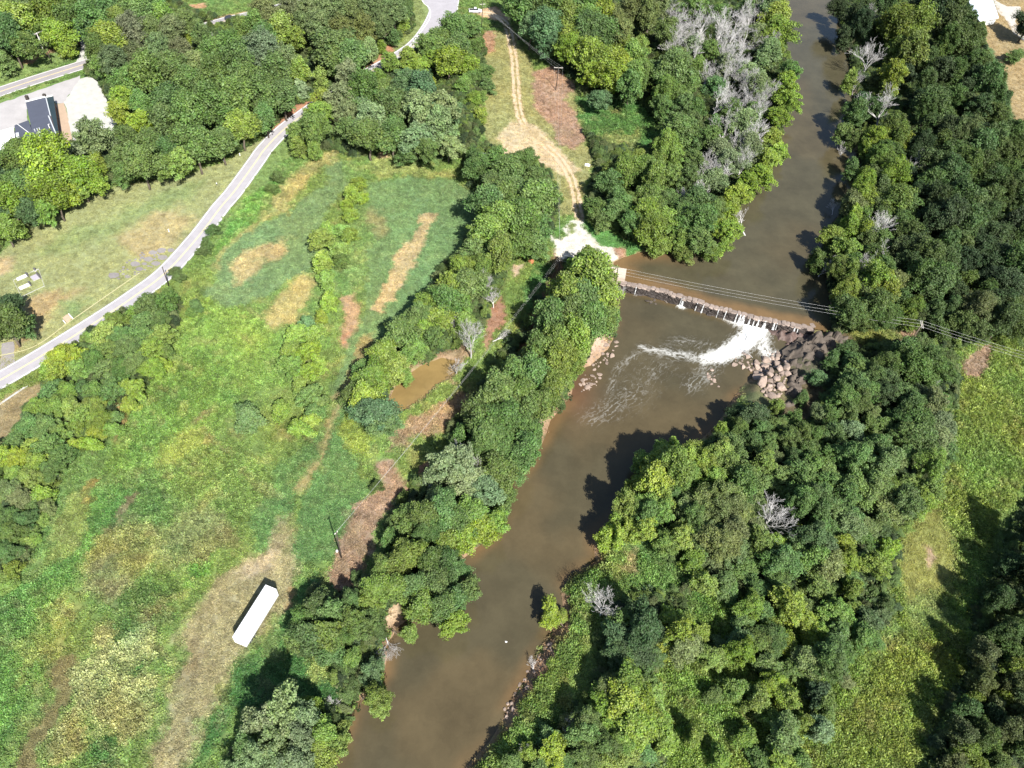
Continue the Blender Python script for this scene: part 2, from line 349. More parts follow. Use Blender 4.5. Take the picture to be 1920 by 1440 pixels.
 ([(470, 965), (520, 885), (560, 850), (604, 800), (592, 862), (562, 932), (540, 985), (500, 1035), (472, 1035)], (108, 152, 82), 1.8, .9, .4, .6),
 ([(642, 700), (662, 690), (640, 740), (612, 830), (600, 860), (575, 915), (560, 930), (585, 870), (618, 780)], (166, 158, 104), 1.2, .6, .2, .8),
 ([(640, 795), (670, 770), (700, 830), (690, 850), (660, 850)], YGRN, 2.5, .9, .5, .7),
 ([(300, 830), (350, 800), (400, 830), (352, 872), (312, 898), (288, 882)], (158, 178, 76), 3, .9, .45, .9),
 ([(380, 835), (402, 825), (398, 845), (378, 850)], (196, 184, 104), 2, .9, .4, .6),
 ([(355, 790), (400, 772), (392, 788), (370, 800)], (156, 144, 98), 2.5, .7, .3, .8),
 ([(220, 770), (240, 760), (235, 800), (222, 832), (218, 810)], (176, 154, 96), 2, .7, .4, .8),
 ([(250, 880), (420, 840), (500, 880), (500, 950), (440, 1000), (330, 1010), (220, 990), (210, 940)], (126, 160, 74), 6, .95, .7, 1),
 ([(88, 1012), (114, 942), (162, 922), (168, 982), (132, 1032), (76, 1064), (60, 1100)], (146, 162, 78), 3, .85, .35, .7),
 ([(150, 910), (185, 900), (180, 935), (152, 940)], (170, 150, 78), 2.5, .8, .35, .8),
 ([(170, 920), (240, 905), (244, 932), (204, 1002), (160, 1046), (112, 1132), (84, 1252), (10, 1400), (-200, 1500), (-200, 1150), (40, 1090), (92, 1050), (140, 1030), (168, 985)], (114, 160, 70), 2.5, 1, .55, .5),
 ([(235, 935), (255, 920), (240, 955), (205, 1005), (195, 1000)], (150, 140, 100), 1.5, .7, .3, .8),
 ([(180, 1000), (250, 970), (330, 1000), (312, 1050), (280, 1082), (190, 1102), (150, 1062)], (172, 176, 96), 4, 1, .7, 1),
 ([(340, 960), (400, 955), (432, 1002), (352, 1082), (300, 1062), (320, 1000)], (144, 156, 92), 5, .95, .6, 1),
 ([(170, 1060), (230, 1050), (240, 1110), (180, 1130), (160, 1110)], (158, 160, 104), 4, .9, .5, 1),
 ([(340, 1070), (400, 1035), (390, 1075), (350, 1110)], (104, 158, 60), 3, 1, .6, .9),
 ([(230, 1110), (310, 1090), (340, 1150), (310, 1230), (230, 1230), (190, 1190)], (104, 140, 66), 5, 1, .7, 1),
 ([(250, 1130), (330, 1130), (320, 1150), (260, 1160)], (152, 148, 90), 4, 1, .7, 1),
 ([(524, 985), (544, 990), (530, 1050), (545, 1080), (530, 1120), (522, 1165), (490, 1200), (445, 1232), (412, 1332), (350, 1440), (320, 1540), (250, 1540), (310, 1380), (350, 1270), (372, 1160), (395, 1105), (440, 1068), (486, 1042)], (178, 172, 128), 4, .85, .28, 1.2),
 ([(480, 1040), (520, 1030), (500, 1070), (470, 1090), (450, 1080)], (186, 174, 142), 3, .6, .2, .8),
 ([(380, 1190), (400, 1210), (380, 1280), (350, 1260)], (164, 152, 112), 4, .7, .25, .9),
 ([(128, 1260), (170, 1215), (290, 1160), (302, 1205), (302, 1332), (262, 1402), (204, 1372), (140, 1332)], (180, 186, 118), 3, 1, .75, .9),
 ([(160, 1190), (190, 1160), (215, 1180), (200, 1205), (165, 1210)], (186, 188, 118), 2.5, 1, .7, .8),
 ([(120, 1350), (150, 1330), (160, 1400), (110, 1440), (90, 1430)], (176, 178, 108), 2.5, 1, .7, .8),
 ([(160, 1390), (220, 1390), (230, 1440), (160, 1500)], (88, 136, 64), 3, 1, .6, .8),
 ([(255, 1240), (290, 1230), (290, 1260), (262, 1270)], (96, 140, 66), 2.5, 1, .6, .8),
 ([(96, 1222), (132, 1192), (132, 1302), (102, 1382), (66, 1440), (40, 1500), (30, 1440), (80, 1342)], (142, 136, 88), 2, .7, .25, .8),
 ([(560, 1090), (620, 1080), (560, 1170), (540, 1220), (500, 1250), (470, 1240), (520, 1170)], (98, 146, 72), 2, .9, .4, .5),
 ([(525, 1110), (552, 1100), (556, 1140), (530, 1155)], (176, 158, 112), 1.5, .6, .2, .7),
 ([(450, 1240), (560, 1230), (640, 1250), (640, 1330), (540, 1330), (450, 1320), (400, 1400), (370, 1440), (400, 1350)], (80, 130, 62), 2, .9, .45, .5),
 ([(580, 1240), (640, 1235), (630, 1280), (590, 1285)], (158, 172, 84), 2.5, .9, .5, .7),
 # cut brush under the power line, orange dirt, sandy landing
 ([(700, 865), (735, 862), (745, 880), (770, 930), (745, 935), (700, 990), (684, 1062), (672, 1110), (622, 1110), (618, 1060), (640, 1000), (668, 950), (712, 905)], PINK, 1.3, .65, .3, .6),
 ([(776, 792), (850, 730), (884, 716), (872, 772), (850, 812), (800, 822), (765, 838), (735, 835)], (182, 160, 128), 2.2, .8, .4, 1.0),
 ([(788, 868), (802, 862), (800, 900), (786, 905)], (178, 138, 104), .8, .2, .1, .4),
 ([(905, 645), (912, 602), (945, 556), (954, 590), (922, 630), (908, 655)], (178, 136, 108), 1.2, .2, .15, .5),
 ([(735, 700), (790, 660), (850, 655), (868, 640), (880, 660), (860, 690), (800, 660), (745, 715), (725, 745)], (170, 148, 116), 1.0, .5, .3, .6),
 ([(985, 545), (1010, 500), (1040, 490), (1040, 530), (1010, 560), (990, 600)], (96, 150, 74), 2, .9, .5, .5),
 ([(962, 505), (985, 498), (978, 520), (966, 525)], (214, 190, 160), 1, .2, .1, .5),
 ([(1040, 470), (1060, 475), (1060, 560), (1030, 600), (1000, 640), (960, 690), (985, 620), (1020, 560)], (150, 124, 92), 2, .5, .3, .6),
 ([(905, 62), (960, 58), (1004, 132), (1082, 152), (1094, 250), (1114, 310), (1100, 350), (1092, 402), (1050, 402), (1034, 330), (1000, 305), (940, 290), (908, 250), (892, 190), (925, 160), (905, 110)], (172, 172, 108), 1.8, .6, .22, .5),
 ([(935, 250), (960, 225), (1002, 232), (1062, 290), (1085, 322), (1060, 330), (1020, 310), (950, 290)], (222, 200, 158), 2, .3, .12, .6),
 ([(1000, 132), (1050, 124), (1084, 164), (1062, 190), (1086, 214), (1080, 230), (1104, 256), (1082, 278), (1050, 270), (1040, 236), (1005, 202), (998, 170)], (192, 160, 136), 1.5, .65, .3, .6),
 ([(905, 62), (930, 60), (925, 95), (905, 100)], (196, 156, 122), 1.5, .5, .2, .6),
 ([(1080, 182), (1120, 170), (1200, 190), (1240, 240), (1220, 290), (1140, 280), (1100, 250), (1085, 225)], (98, 150, 72), 2, 1, .8, .5),
 ([(1120, 255), (1200, 255), (1190, 280), (1130, 290)], (140, 160, 90), 2, 1, .6, .6),
 ([(890, 20), (930, 10), (960, 40), (930, 40), (900, 30)], (222, 186, 140), 1.0, .15, .1, .3),
 ([(1097, 410), (1112, 416), (1150, 436), (1206, 466), (1186, 480), (1160, 472), (1150, 462), (1130, 458), (1105, 435)], (104, 164, 82), 1.0, .8, .25, .3),
 ([(1036, 430), (1060, 425), (1062, 440), (1046, 446)], (112, 164, 76), .8, .7, .25, .3),
 ([(1014, 430), (1026, 424), (1036, 436), (1042, 450), (1056, 446), (1068, 440), (1056, 430), (1072, 414), (1092, 405), (1097, 412), (1094, 422), (1104, 438), (1120, 446), (1130, 460), (1154, 462), (1156, 476), (1150, 492), (1128, 492), (1110, 505), (1080, 500), (1040, 480), (1040, 458), (1030, 445)], (238, 232, 216), .7, .04, .1, .25),
 ([(1068, 420), (1080, 418), (1078, 434), (1070, 436)], (150, 165, 95), .8, .6, .2, .4),
 ([(1153, 460), (1174, 464), (1170, 482), (1152, 490)], (188, 150, 124), .8, .5, .25, .4),
 ([(1130, 488), (1150, 490), (1146, 500), (1128, 498)], (190, 150, 124), .8, .3, .2, .4),
 ([(1112, 620), (1140, 622), (1150, 650), (1120, 690), (1085, 700), (1095, 670)], (206, 180, 156), 1.0, .15, .15, .4),
 ([(1010, 770), (1040, 755), (1048, 770), (1024, 800), (1010, 800)], (214, 186, 150), 1.0, .2, .15, .4),
 ([(720, 1160), (750, 1120), (760, 1150), (735, 1200), (722, 1215)], (206, 184, 150), .8, .2, .1, .4),
 ([(1050, 1090), (1068, 1110), (1075, 1140), (1040, 1220), (1010, 1260), (985, 1300), (960, 1340), (940, 1370), (935, 1340), (1000, 1235), (1040, 1165)], (184, 152, 122), 1.0, .35, .25, .6),
 ([(1170, 1040), (1195, 1030), (1190, 1070), (1170, 1080)], (200, 180, 130), 2, .8, .5, .8),
]
def paint(poly, c, soft, dn, hh, wander):
    x0, y0 = poly.min(0)-14; x1, y1 = poly.max(0)+14
    i0, i1 = np.clip(np.searchsorted(gx, [x0, x1]), 0, NXg); j0, j1 = np.clip(np.searchsorted(gy, [y0, y1]), 0, NYg)
    if i1 <= i0 or j1 <= j0: return
    sl_ = (slice(j0, j1), slice(i0, i1))
    d = sdist(X[sl_]+wx[sl_]*wander, Y[sl_]+wy[sl_]*wander, poly)
    a = sstep(d, -soft*.4, soft*.4)
    col[sl_] = col[sl_]*(1-a[..., None])+alb(c)*a[..., None]
    dens[sl_] = dens[sl_]*(1-a)+dn*a; hgt[sl_] = hgt[sl_]*(1-a)+hh*a
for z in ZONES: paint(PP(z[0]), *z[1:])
# wheel tracks of the dirt lane
LANE = spline(PP([(895, 22), (925, 28), (948, 45), (958, 75), (965, 120), (969, 180), (978, 225), (1010, 262), (1050, 300), (1075, 345), (1086, 408)]), 8)
FTRK = spline(PP([(690, 640), (662, 690), (628, 770), (598, 850), (572, 912), (545, 985), (515, 1050)]), 8)
dl, tl = ldist(X+wx*.15, Y+wy*.15, LANE)
a = np.maximum(sstep(dl, 0.25, .7)*(1-sstep(dl, 1.25, 1.75)), 0)*(0.95-.45*np.exp(-((tl-.72)/.12)**2))
col[:] = col*(1-a[..., None])+alb((228, 196, 152))*a[..., None]; dens *= (1-a); 
a = (1-sstep(dl, 1.0, 2.6))*.45; col[:] = col*(1-a[..., None])+alb((206, 180, 128))*a[..., None]; hgt *= (1-.7*a)
df, tf = ldist(X+wx*.3, Y+wy*.3, FTRK)
a = (1-sstep(df, .5, 2.0))*.6*sstep(fbm(X/6, Y/6, 91), .3, .55); col[:] = col*(1-a[..., None])+alb((172, 158, 108))*a[..., None]; hgt *= (1-.7*a)
# patchiness of the plants themselves
big = fbm(X/22, Y/22, 7); med = fbm(X/5, Y/5, 9); fin = fbm(X/1.6, Y/1.6, 13, 2)
wildness = np.clip(hgt/.6, .25, 1)
hue = (fbm(X/14, Y/14, 21)-.5)*wildness
px_, py_ = project(X, Y, np.zeros_like(X)); mead = sstep(hgt, .2, .5)*(1-sstep(hgt, 1.02, 1.1))
sp = sstep(fbm(X/3.5, Y/3.5, 23), .58, .76)*mead*.32; col = col*(1-sp[..., None])+alb((182, 176, 104))*sp[..., None]      # dry stems
sp = sstep(fbm(X/4.5, Y/4.5, 27), .58, .76)*mead*.42; col = col*(1-sp[..., None])+alb((86, 128, 62))*sp[..., None]        # darker herbs
sp = sstep(fbm(X/6, Y/2.5+X/5, 29), .64, .8)*mead*.28; col = col*(1-sp[..., None])+alb((168, 150, 112))*sp[..., None]    # bare stalks
col *= (1+(.42*(med-.5)+.35*(big-.5))*wildness+.5*(fin-.5))[..., None]
col[..., 0] *= 1+.55*hue; col[..., 2] *= 1-.35*hue
# heights: gentle unevenness, carved by river and pond, levelled under roads and buildings
Zg = (fbm(X/40, Y/40, 31)-.5)*1.0+(fbm(X/7, Y/7, 33)-.5)*.35
dr, _ = ldist(X, Y, ROAD_C); ds_, _ = ldist(X, Y, SIDE_C)
LOTS = [PP([(-120, 230), (40, 170), (150, 130), (200, 150), (240, 240), (150, 275), (-120, 330)]), PP([(1800, -80), (1920, -80), (1900, 60), (1830, 60)]),
        PP([(20, 490), (110, 490), (110, 560), (20, 560)]), PP([(770, -60), (880, -60), (870, 30), (790, 60)])]
flat = np.minimum(sstep(dr, 4, 9), sstep(ds_, 4, 9))
for L in LOTS: flat = np.minimum(flat, 1-sstep(sdist(X, Y, L), -6, 0))
Zg *= flat
edge = np.minimum.reduce([X-GX0, GX1-X, Y-GY0, GY1-Y]); Zg *= sstep(edge, 0, 25)
sd_up = sdist(X, Y, UP); sd_dn = sdist(X+wx*.12, Y+wy*.12, DN); sd_pd = sdist(X, Y, POND)
CRL = PP([(1164, 524), (1172, 527), (1225, 537), (1300, 559), (1345, 573), (1420, 592), (1516, 611), (1526, 614)], Z_UP)
dcr, _ = ldist(X, Y, CRL)
def carve(Z, sd, zw, reach, bed):
    t = sstep(-sd, -.6, reach)                      # 0 at the water edge, 1 on the bank top
    Z2 = zw-.15+(Z-zw+.15)*t
    return np.where(sd > 0, np.minimum(zw-.15-np.clip(sd*.35, 0, bed), Z), np.minimum(Z, Z2))
Zg = carve(Zg, sd_up, Z_UP, 2.2, 2.0); Zg = carve(Zg, sd_dn, Z_DN, 4.5, 1.6); Zg = carve(Zg, sd_pd, Z_POND, 2.0, 1.0); Zg = np.minimum(Zg, Z_UP-.9+np.clip(dcr-2.5, 0, 9)*.5)
# bare soil on the steep banks
for sd, rch, c in ((sd_dn, 2.6, (182, 148, 112)), (sd_up, 1.0, (170, 146, 104)), (sd_pd, 1.6, (186, 156, 120))):
    a = (1-sstep(-sd, .4, rch))*sstep(fbm(X/4, Y/4, 61), .25, .55)
    col[:] = col*(1-a[..., None])+alb(c)*a[..., None]; dens *= (1-.85*a)
wet = np.maximum.reduce([sd_up, sd_dn, sd_pd]); dens[wet > -.3] = 0; dens[dcr < 3.5] = 0
gcol = col*(1-.42*sstep(hgt, .25, .6)*sstep(dens, .5, .9))[..., None]     # ground colour darkened under tall, dense plants, for contrast in the gaps
def ground_z(x, y):
    i = np.clip(((np.asarray(x)-GX0)/GS), 0, NXg-1.001); j = np.clip(((np.asarray(y)-GY0)/GS), 0, NYg-1.001)
    i0 = i.astype(int); j0 = j.astype(int); fx = i-i0; fy = j-j0
    return (Zg[j0, i0]*(1-fx)+Zg[j0, i0+1]*fx)*(1-fy)+(Zg[j0+1, i0]*(1-fx)+Zg[j0+1, i0+1]*fx)*fy

m_ground, nt, out = newmat('ground')
b = N(nt, 'BsdfPrincipled'); b.inputs['Roughness'].default_value = .95; b.inputs['Specular IOR Level'].default_value = .1
at = N(nt, 'Attribute', attribute_name='soil'); tc = N(nt, 'TexCoord').outputs['Object']
n1 = noise(nt, 1.1, 6, .7, tc); n2 = noise(nt, 5.5, 4, .7, tc)
f = mathn(nt, 'ADD', mathn(nt, 'MULTIPLY', n1, .9), mathn(nt, 'MULTIPLY', n2, .9))
v = ramp(nt, mathn(nt, 'MULTIPLY', f, .55), [(.3, .55), (.7, 1.4)])
nt.links.new(mixcol(nt, 1.0, at.outputs['Color'], v, 'MULTIPLY'), b.inputs['Base Color'])
bp = N(nt, 'Bump'); bp.inputs['Strength'].default_value = .7; bp.inputs['Distance'].default_value = .25
nt.links.new(n2, bp.inputs['Height']); nt.links.new(bp.outputs[0], b.inputs['Normal']); nt.links.new(b.outputs[0], out.inputs[0])
V = np.stack([X.ravel(), Y.ravel(), Zg.ravel()], 1)
ii = np.arange(NXg*NYg).reshape(NYg, NXg)
F = np.stack([ii[:-1, :-1].ravel(), ii[:-1, 1:].ravel(), ii[1:, 1:].ravel(), ii[1:, :-1].ravel()], 1)
nb = len(V); R_ = 4000.0                               # outer skirt out to the horizon
ring = np.array([(GX0-R_, GY0-R_, 0), (GX1+R_, GY0-R_, 0), (GX1+R_, GY1+R_, 0), (GX0-R_, GY1+R_, 0)], float)
V = np.vstack([V, ring]); c00, c10, c11, c01 = ii[0, 0], ii[0, -1], ii[-1, -1], ii[-1, 0]
tris = [(nb, nb+1, c10, c00), (nb+1, nb+2, c11, c10), (nb+2, nb+3, c01, c11), (nb+3, nb, c00, c01)]
F = np.vstack([F, np.array(tris)])
me = mesh_np('ground', V, F, [m_ground], smooth=True)
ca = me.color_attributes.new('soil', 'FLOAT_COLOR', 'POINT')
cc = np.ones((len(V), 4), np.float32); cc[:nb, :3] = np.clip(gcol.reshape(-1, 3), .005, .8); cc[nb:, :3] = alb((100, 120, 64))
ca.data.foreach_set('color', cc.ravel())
tag(link('ground', me), 'rolling grassy river valley floor around river and roads', 'ground', kind='structure')

# ------------------------------------------------------------------ water
def water_mat(name):
    m, nt, out = newmat(name); b = N(nt, 'BsdfPrincipled')
    at = N(nt, 'Attribute', attribute_name='tone'); fo = N(nt, 'Attribute', attribute_name='foam')
    tc = N(nt, 'TexCoord').outputs['Object']
    dv = N(nt, 'Vector' + 'Math', operation='ADD'); nt.links.new(tc, dv.inputs[0])
    dn = noise(nt, .55, 3, .6, tc, 1); sc = N(nt, 'VectorMath', operation='SCALE'); nt.links.new(dn, sc.inputs[0]); sc.inputs['Scale'].default_value = 3.0
    nt.links.new(sc.outputs[0], dv.inputs[1])
    fl = N(nt, 'Attribute', attribute_name='flow')
    st_ = N(nt, 'VectorMath', operation='ADD'); nt.links.new(fl.outputs['Vector'], st_.inputs[0])
    s2_ = N(nt, 'VectorMath', operation='SCALE'); nt.links.new(noise(nt, .5, 3, .6, tc, 1), s2_.inputs[0]); s2_.inputs['Scale'].default_value = 1.6; nt.links.new(s2_.outputs[0], st_.inputs[1])
    n1 = noise(nt, 1.5, 7, .72, st_.outputs[0]); n2 = noise(nt, 1.6, 5, .7, dv.outputs[0])
    vo = N(nt, 'TexVoronoi', feature='DISTANCE_TO_EDGE'); vo.inputs['Scale'].default_value = .9; nt.links.new(st_.outputs[0], vo.inputs['Vector'])
    lace = ramp(nt, vo.outputs['Distance'], [(0.0, 1.0), (.2, 0.0)])
    F_ = fo.outputs['Fac']
    f = mathn(nt, 'ADD', mathn(nt, 'ADD', mathn(nt, 'MULTIPLY', n1, .9), mathn(nt, 'MULTIPLY', n2, .45)), mathn(nt, 'MULTIPLY', lace, .2))
    k = mathn(nt, 'ADD', mathn(nt, 'MULTIPLY', mathn(nt, 'SUBTRACT', f, .70), 1.9), mathn(nt, 'SUBTRACT', mathn(nt, 'MULTIPLY', F_, 1.35), .42))
    mask = ramp(nt, k, [(0.0, 0.0), (.45, .5), (1.0, 1.0)])
    mask = mathn(nt, 'MULTIPLY', mask, ramp(nt, F_, [(.05, 0.0), (.35, .5), (.75, 1.0)]))
    var = ramp(nt, noise(nt, .11, 8, .68, dv.outputs[0]), [(.3, .78), (.7, 1.2)])
    base = mixcol(nt, 1.0, at.outputs['Color'], var, 'MULTIPLY')
    nt.links.new(mixcol(nt, mask, base, (.78, .79, .77)), b.inputs['Base Color'])
    nt.links.new(mathn(nt, 'ADD', mathn(nt, 'MULTIPLY', mask, .6), .07), b.inputs['Roughness'])
    b.inputs['IOR'].default_value = 1.33; b.inputs['Specular IOR Level'].default_value = .5
    bp = N(nt, 'Bump'); bp.inputs['Distance'].default_value = .12
    nt.links.new(mathn(nt, 'ADD', mathn(nt, 'MULTIPLY', fo.outputs['Fac'], .8), .16), bp.inputs['Strength'])
    h = mathn(nt, 'ADD', noise(nt, 1.3, 4, .6, dv.outputs[0]), mathn(nt, 'MULTIPLY', n2, .8))
    nt.links.new(h, bp.inputs['Height']); nt.links.new(bp.outputs[0], b.inputs['Normal']); nt.links.new(b.outputs[0], out.inputs[0])
    return m
m_water = water_mat('murky_water')
MUD = np.array((.066, .052, .028)); ORG = np.array((.125, .078, .036)); GRY = np.array((.050, .045, .027))
FOAM = [  # (polyline px, start width m, end width m, strength)
 ([(1400, 600), (1418, 606), (1424, 614), (1404, 634), (1380, 653), (1350, 668), (1320, 674)], 4.4, 3.0, 1.05),
 ([(1320, 674), (1290, 668), (1255, 662), (1225, 656), (1203, 652)], 2.8, 1.8, .47),
 ([(1363, 592), (1378, 600), (1398, 608)], 2.6, 3.5, .75), ([(1436, 603), (1430, 625), (1432, 655), (1442, 672)], 3.6, 3.0, .6),
 ([(1205, 654), (1182, 672), (1160, 690), (1150, 712), (1142, 736)], 2.2, 1.6, .27), ([(1335, 676), (1322, 700), (1296, 722)], 5.0, 4.0, .30),
 ([(1330, 650), (1290, 640), (1250, 645)], 4, 3, .24), ([(1464, 606), (1452, 612), (1440, 614)], 1.4, 1.6, .8), ([(1496, 616), (1480, 624), (1466, 632)], 1.2, 1.2, .7),
 ([(1260, 664), (1230, 690), (1200, 720), (1190, 750)], 8.0, 7.0, .2), ([(1180, 735), (1150, 765), (1110, 785)], 6.5, 5.0, .24), ([(1455, 660), (1445, 675), (1425, 690)], 1.5, 1.5, .5)]
SPL = [(1193, 551, .9, .8), (1278, 573, 1.7, .95), (1309, 579, .7, .7), (1320, 581, 1.0, .95), (1337, 588, .7, .6), (1350, 591, .8, .6)]
def water_sheet(name, cond, zw, label, tonef, fo=None):
    jj, i_ = np.nonzero(cond); x = X[jj, i_]; y = Y[jj, i_]
    idx = -np.ones(X.shape, int); idx[jj, i_] = np.arange(len(jj))
    q = np.stack([idx[:-1, :-1], idx[:-1, 1:], idx[1:, 1:], idx[1:, :-1]], -1).reshape(-1, 4); q = q[(q >= 0).all(1)]
    foam = np.zeros(len(x)) if fo is None else fo(x, y)
    z = zw+foam*(.25*vnoise(x*.9, y*.9, 77))
    me = mesh_np(name, np.stack([x, y, z], 1), q, [m_water], True)
    t = np.ones((len(x), 4), np.float32); t[:, :3] = tonef(x, y, jj, i_)
    me.color_attributes.new('tone', 'FLOAT_COLOR', 'POINT').data.foreach_set('color', t.ravel())
    fw = np.stack([x, y, 0*x], 1)*.8 if fo is None else flow_dn(x, y)
    me.attributes.new('flow', 'FLOAT_VECTOR', 'POINT').data.foreach_set('vector', fw.astype(np.float32).ravel())
    me.attributes.new('foam', 'FLOAT', 'POINT').data.foreach_set('value', foam.astype(np.float32))
    return tag(link(name, me), label, 'water', kind='structure')
def flow_dn(x, y):
    """coordinates along and across the nearest foam streak"""
    best = np.full(len(x), -1.0); U = np.zeros((len(x), 3))
    for k, (pl, w0, w1, st) in enumerate(FOAM):
        p_ = PP(pl, Z_DN); d, t = ldist(x, y, p_); sc = st*np.exp(-(d/(w0+(w1-w0)*t))**2*.3); m = sc > best; e_ = (p_[-1]-p_[0])/np.linalg.norm(p_[-1]-p_[0])
        best = np.where(m, sc, best); U[m] = np.stack([(x*e_[0]+y*e_[1])*.30, (y*e_[0]-x*e_[1])*.95, 0*d+k*.6], 1)[m]
    return U
def foam_dn(x, y):
    r = np.zeros(len(x))
    for pl, w0, w1, st in FOAM:
        d, t = ldist(x, y, PP(pl, Z_DN)); wd = w0+(w1-w0)*t
        r = np.maximum(r, st*(1-.42*t**5*(st > 1))*np.exp(-(d/wd)**2*1.1))
    for px, py, rr, st in SPL:
        p = P(px, py, Z_DN); r = np.maximum(r, st*np.exp(-((x-p[0])**2+(y-p[1])**2)/rr**2))
    return r
CREST = spline(PP([(1164, 524), (1172, 527), (1225, 537), (1300, 559), (1345, 573), (1420, 592), (1516, 611), (1526, 614)], Z_UP), 6)
def tone_dn(x, y, j, i):
    sd = sd_dn[j, i]; a = (1-sstep(sd, 0, 3.6))*(sstep(fbm(x/14, y/14, 71), .3, .65))*.8; g = sstep(fbm(x/25, y/25, 73), .42, .62)*.7
    c = MUD*(1-g)[:, None]+GRY*g[:, None]
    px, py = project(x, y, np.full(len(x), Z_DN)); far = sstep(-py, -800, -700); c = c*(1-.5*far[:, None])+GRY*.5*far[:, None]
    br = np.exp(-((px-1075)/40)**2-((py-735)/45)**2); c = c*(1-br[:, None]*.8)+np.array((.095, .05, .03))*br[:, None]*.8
    return c*(1-a[:, None])+ORG*a[:, None]
def tone_up(x, y, j, i):
    sd = sd_up[j, i]; d, _ = ldist(x, y, CREST); px, py = project(x, y, np.full(len(x), Z_UP))
    a = (1-sstep(d+(fbm(x/5, y/5, 75)-.5)*3, 1.5, 5.0))*.85; a = np.maximum(a, (1-sstep(sd, 0, 7))*.85*sstep(-px, -1330, -1200)*sstep(py, 440, 470))
    c = GRY*1.08+np.zeros((len(x), 3)); g = sstep(fbm(x/30, y/30, 79), .4, .65)*.5; c = c*(1-g[:, None])+MUD*g[:, None]
    return c*(1-a[:, None])+ORG*1.05*a[:, None]
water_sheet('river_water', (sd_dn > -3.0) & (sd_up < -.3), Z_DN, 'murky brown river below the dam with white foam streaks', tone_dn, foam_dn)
water_sheet('millpond_water', (sd_up > -.9) | ((sd_up > -2.0) & (sd_dn < -1.2) & (dcr > 2.5)), Z_UP, 'smooth olive brown river backed up above the dam', tone_up)
water_sheet('pond_water', sd_pd > -1.6, Z_POND, 'small ochre pond among trees between field and river', lambda x, y, j, i: np.array((.175, .122, .048))+np.zeros((len(x), 3)))

# ------------------------------------------------------------------ roads and paved ground
m_asph = surf('worn_asphalt', alb((192, 188, 194)), .9, .14, .35, .15, 9)
m_asph2 = surf('old_lot_asphalt', alb((198, 194, 194)), .9, .14, .25, .15, 6)
m_asph3 = surf('side_road_asphalt', alb((176, 170, 174)), .9, .12, .35, .15, 6)
m_white = surf('white_road_paint', (.72, .72, .70), .7, .10, 2.0); m_yel = surf('yellow_road_paint', (.62, .50, .22), .7, .12, 2.0)
m_gravel = surf('pale_gravel', alb((212, 212, 205)), .95, .16, .5, .5, 5)
m_oldpav = surf('broken_pavement', alb((158, 152, 150)), .95, .16, 1.0, .3, 6, objvar=.18)
def road(name, c, half, mat, label, paint=True):
    Vr, Fr = ribbon(c, -half, half, .05); r = MB().add(Vr, Fr).build(name, mat); tag(r, label, 'road', kind='structure')
    if paint:
        for o0, o1, mt, nm in ((-half+.3, -half+.48, m_white, 'edge_line'), (half-.48, half-.3, m_white, 'edge_line'), (-.20, -.08, m_yel, 'centre_line'), (.08, .20, m_yel, 'centre_line')):
            V2, F2 = ribbon(c, o0, o1, .056); MB().add(V2, F2).build(nm, mt, r)
    return r
road('road', ROAD_C, 3.05, m_asph, 'pale two lane road curving down the left side past the meadow')
road('side_road', SIDE_C, 3.2, m_asph3, 'grey two lane road crossing the top left corner by the buildings')
def sheet(name, px, z, mat, label, cat='pavement', kind='structure', parent=None, jag=0.0, thick=0.0):
    p = PP(px)
    if jag:
        q = []
        for i in range(len(p)):
            a_, b_ = p[i], p[(i+1) % len(p)]; n = max(1, int(np.linalg.norm(b_-a_)/1.2))
            for k in range(n):
                v = a_+(b_-a_)*k/n; q.append(v+np.array([fbm(v[:1]*.7, v[1:]*.7, 5)[0]-.5, fbm(v[:1]*.7, v[1:]*.7, 9)[0]-.5])*2*jag)
        p = np.array(q)
    mb = MB().prism(p, z-.05-thick, z)
    o = mb.build(name, mat, parent)
    return tag(o, label, cat, kind=kind) if label else o
sheet('junction_apron', [(783, -60), (790, 0), (800, 10), (806, 24), (802, 44), (782, 70), (800, 78), (830, 60), (858, 18), (861, 0), (866, -60)], .066, m_asph, 'wide pale asphalt mouth of the road junction', 'road')
V2, F2 = ribbon(spline(PP([(775, -40), (792, 2), (804, 14), (807, 28), (799, 46), (766, 90)]), 6), -.12, .12, .072); tag(MB().add(V2, F2).build('kerb_line', m_white), 'white edge line curving into the road junction', 'road marking', kind='structure')
V2, F2 = ribbon(spline(PP([(863, -40), (860, 0), (858, 18)]), 4), -.12, .12, .072); tag(MB().add(V2, F2).build('kerb_line', m_white), 'short white edge line on the right of the road junction', 'road marking', kind='structure')
sheet('parking_lot', [(-120, 232), (0, 194), (90, 163), (150, 142), (150, 160), (128, 178), (122, 194), (104, 194), (100, 186), (50, 205), (52, 232), (26, 240), (0, 252), (-120, 292)], .03, m_asph2, 'pale worn asphalt forecourt beside the dark roofed building', jag=.5)
sheet('gravel_lot', [(150, 148), (168, 143), (185, 155), (199, 186), (207, 216), (230, 240), (200, 256), (140, 266), (133, 250), (126, 215), (121, 192), (135, 170)], .06, m_gravel, 'white gravel yard right of the dark roofed building', jag=.6)
sheet('dirt_strip', [(103, 196), (120, 193), (127, 220), (134, 252), (140, 274), (114, 274), (107, 240)], .035, surf('pinkish_dirt', alb((208, 180, 152)), .95, .12, .5, .3, 5), 'pinkish dirt strip between building and gravel yard', jag=.4)
sheet('driveway', [(146, 66), (166, 62), (166, 78), (158, 100), (172, 114), (138, 124), (150, 104), (152, 88)], .036, m_gravel, 'pale gravel driveway entering the trees across the side road', jag=.4)
sheet('driveway', [(3, 644), (26, 640), (28, 680), (18, 700), (0, 708)], .036, m_oldpav, 'old grey asphalt driveway joining the road by the left tree', jag=.4)
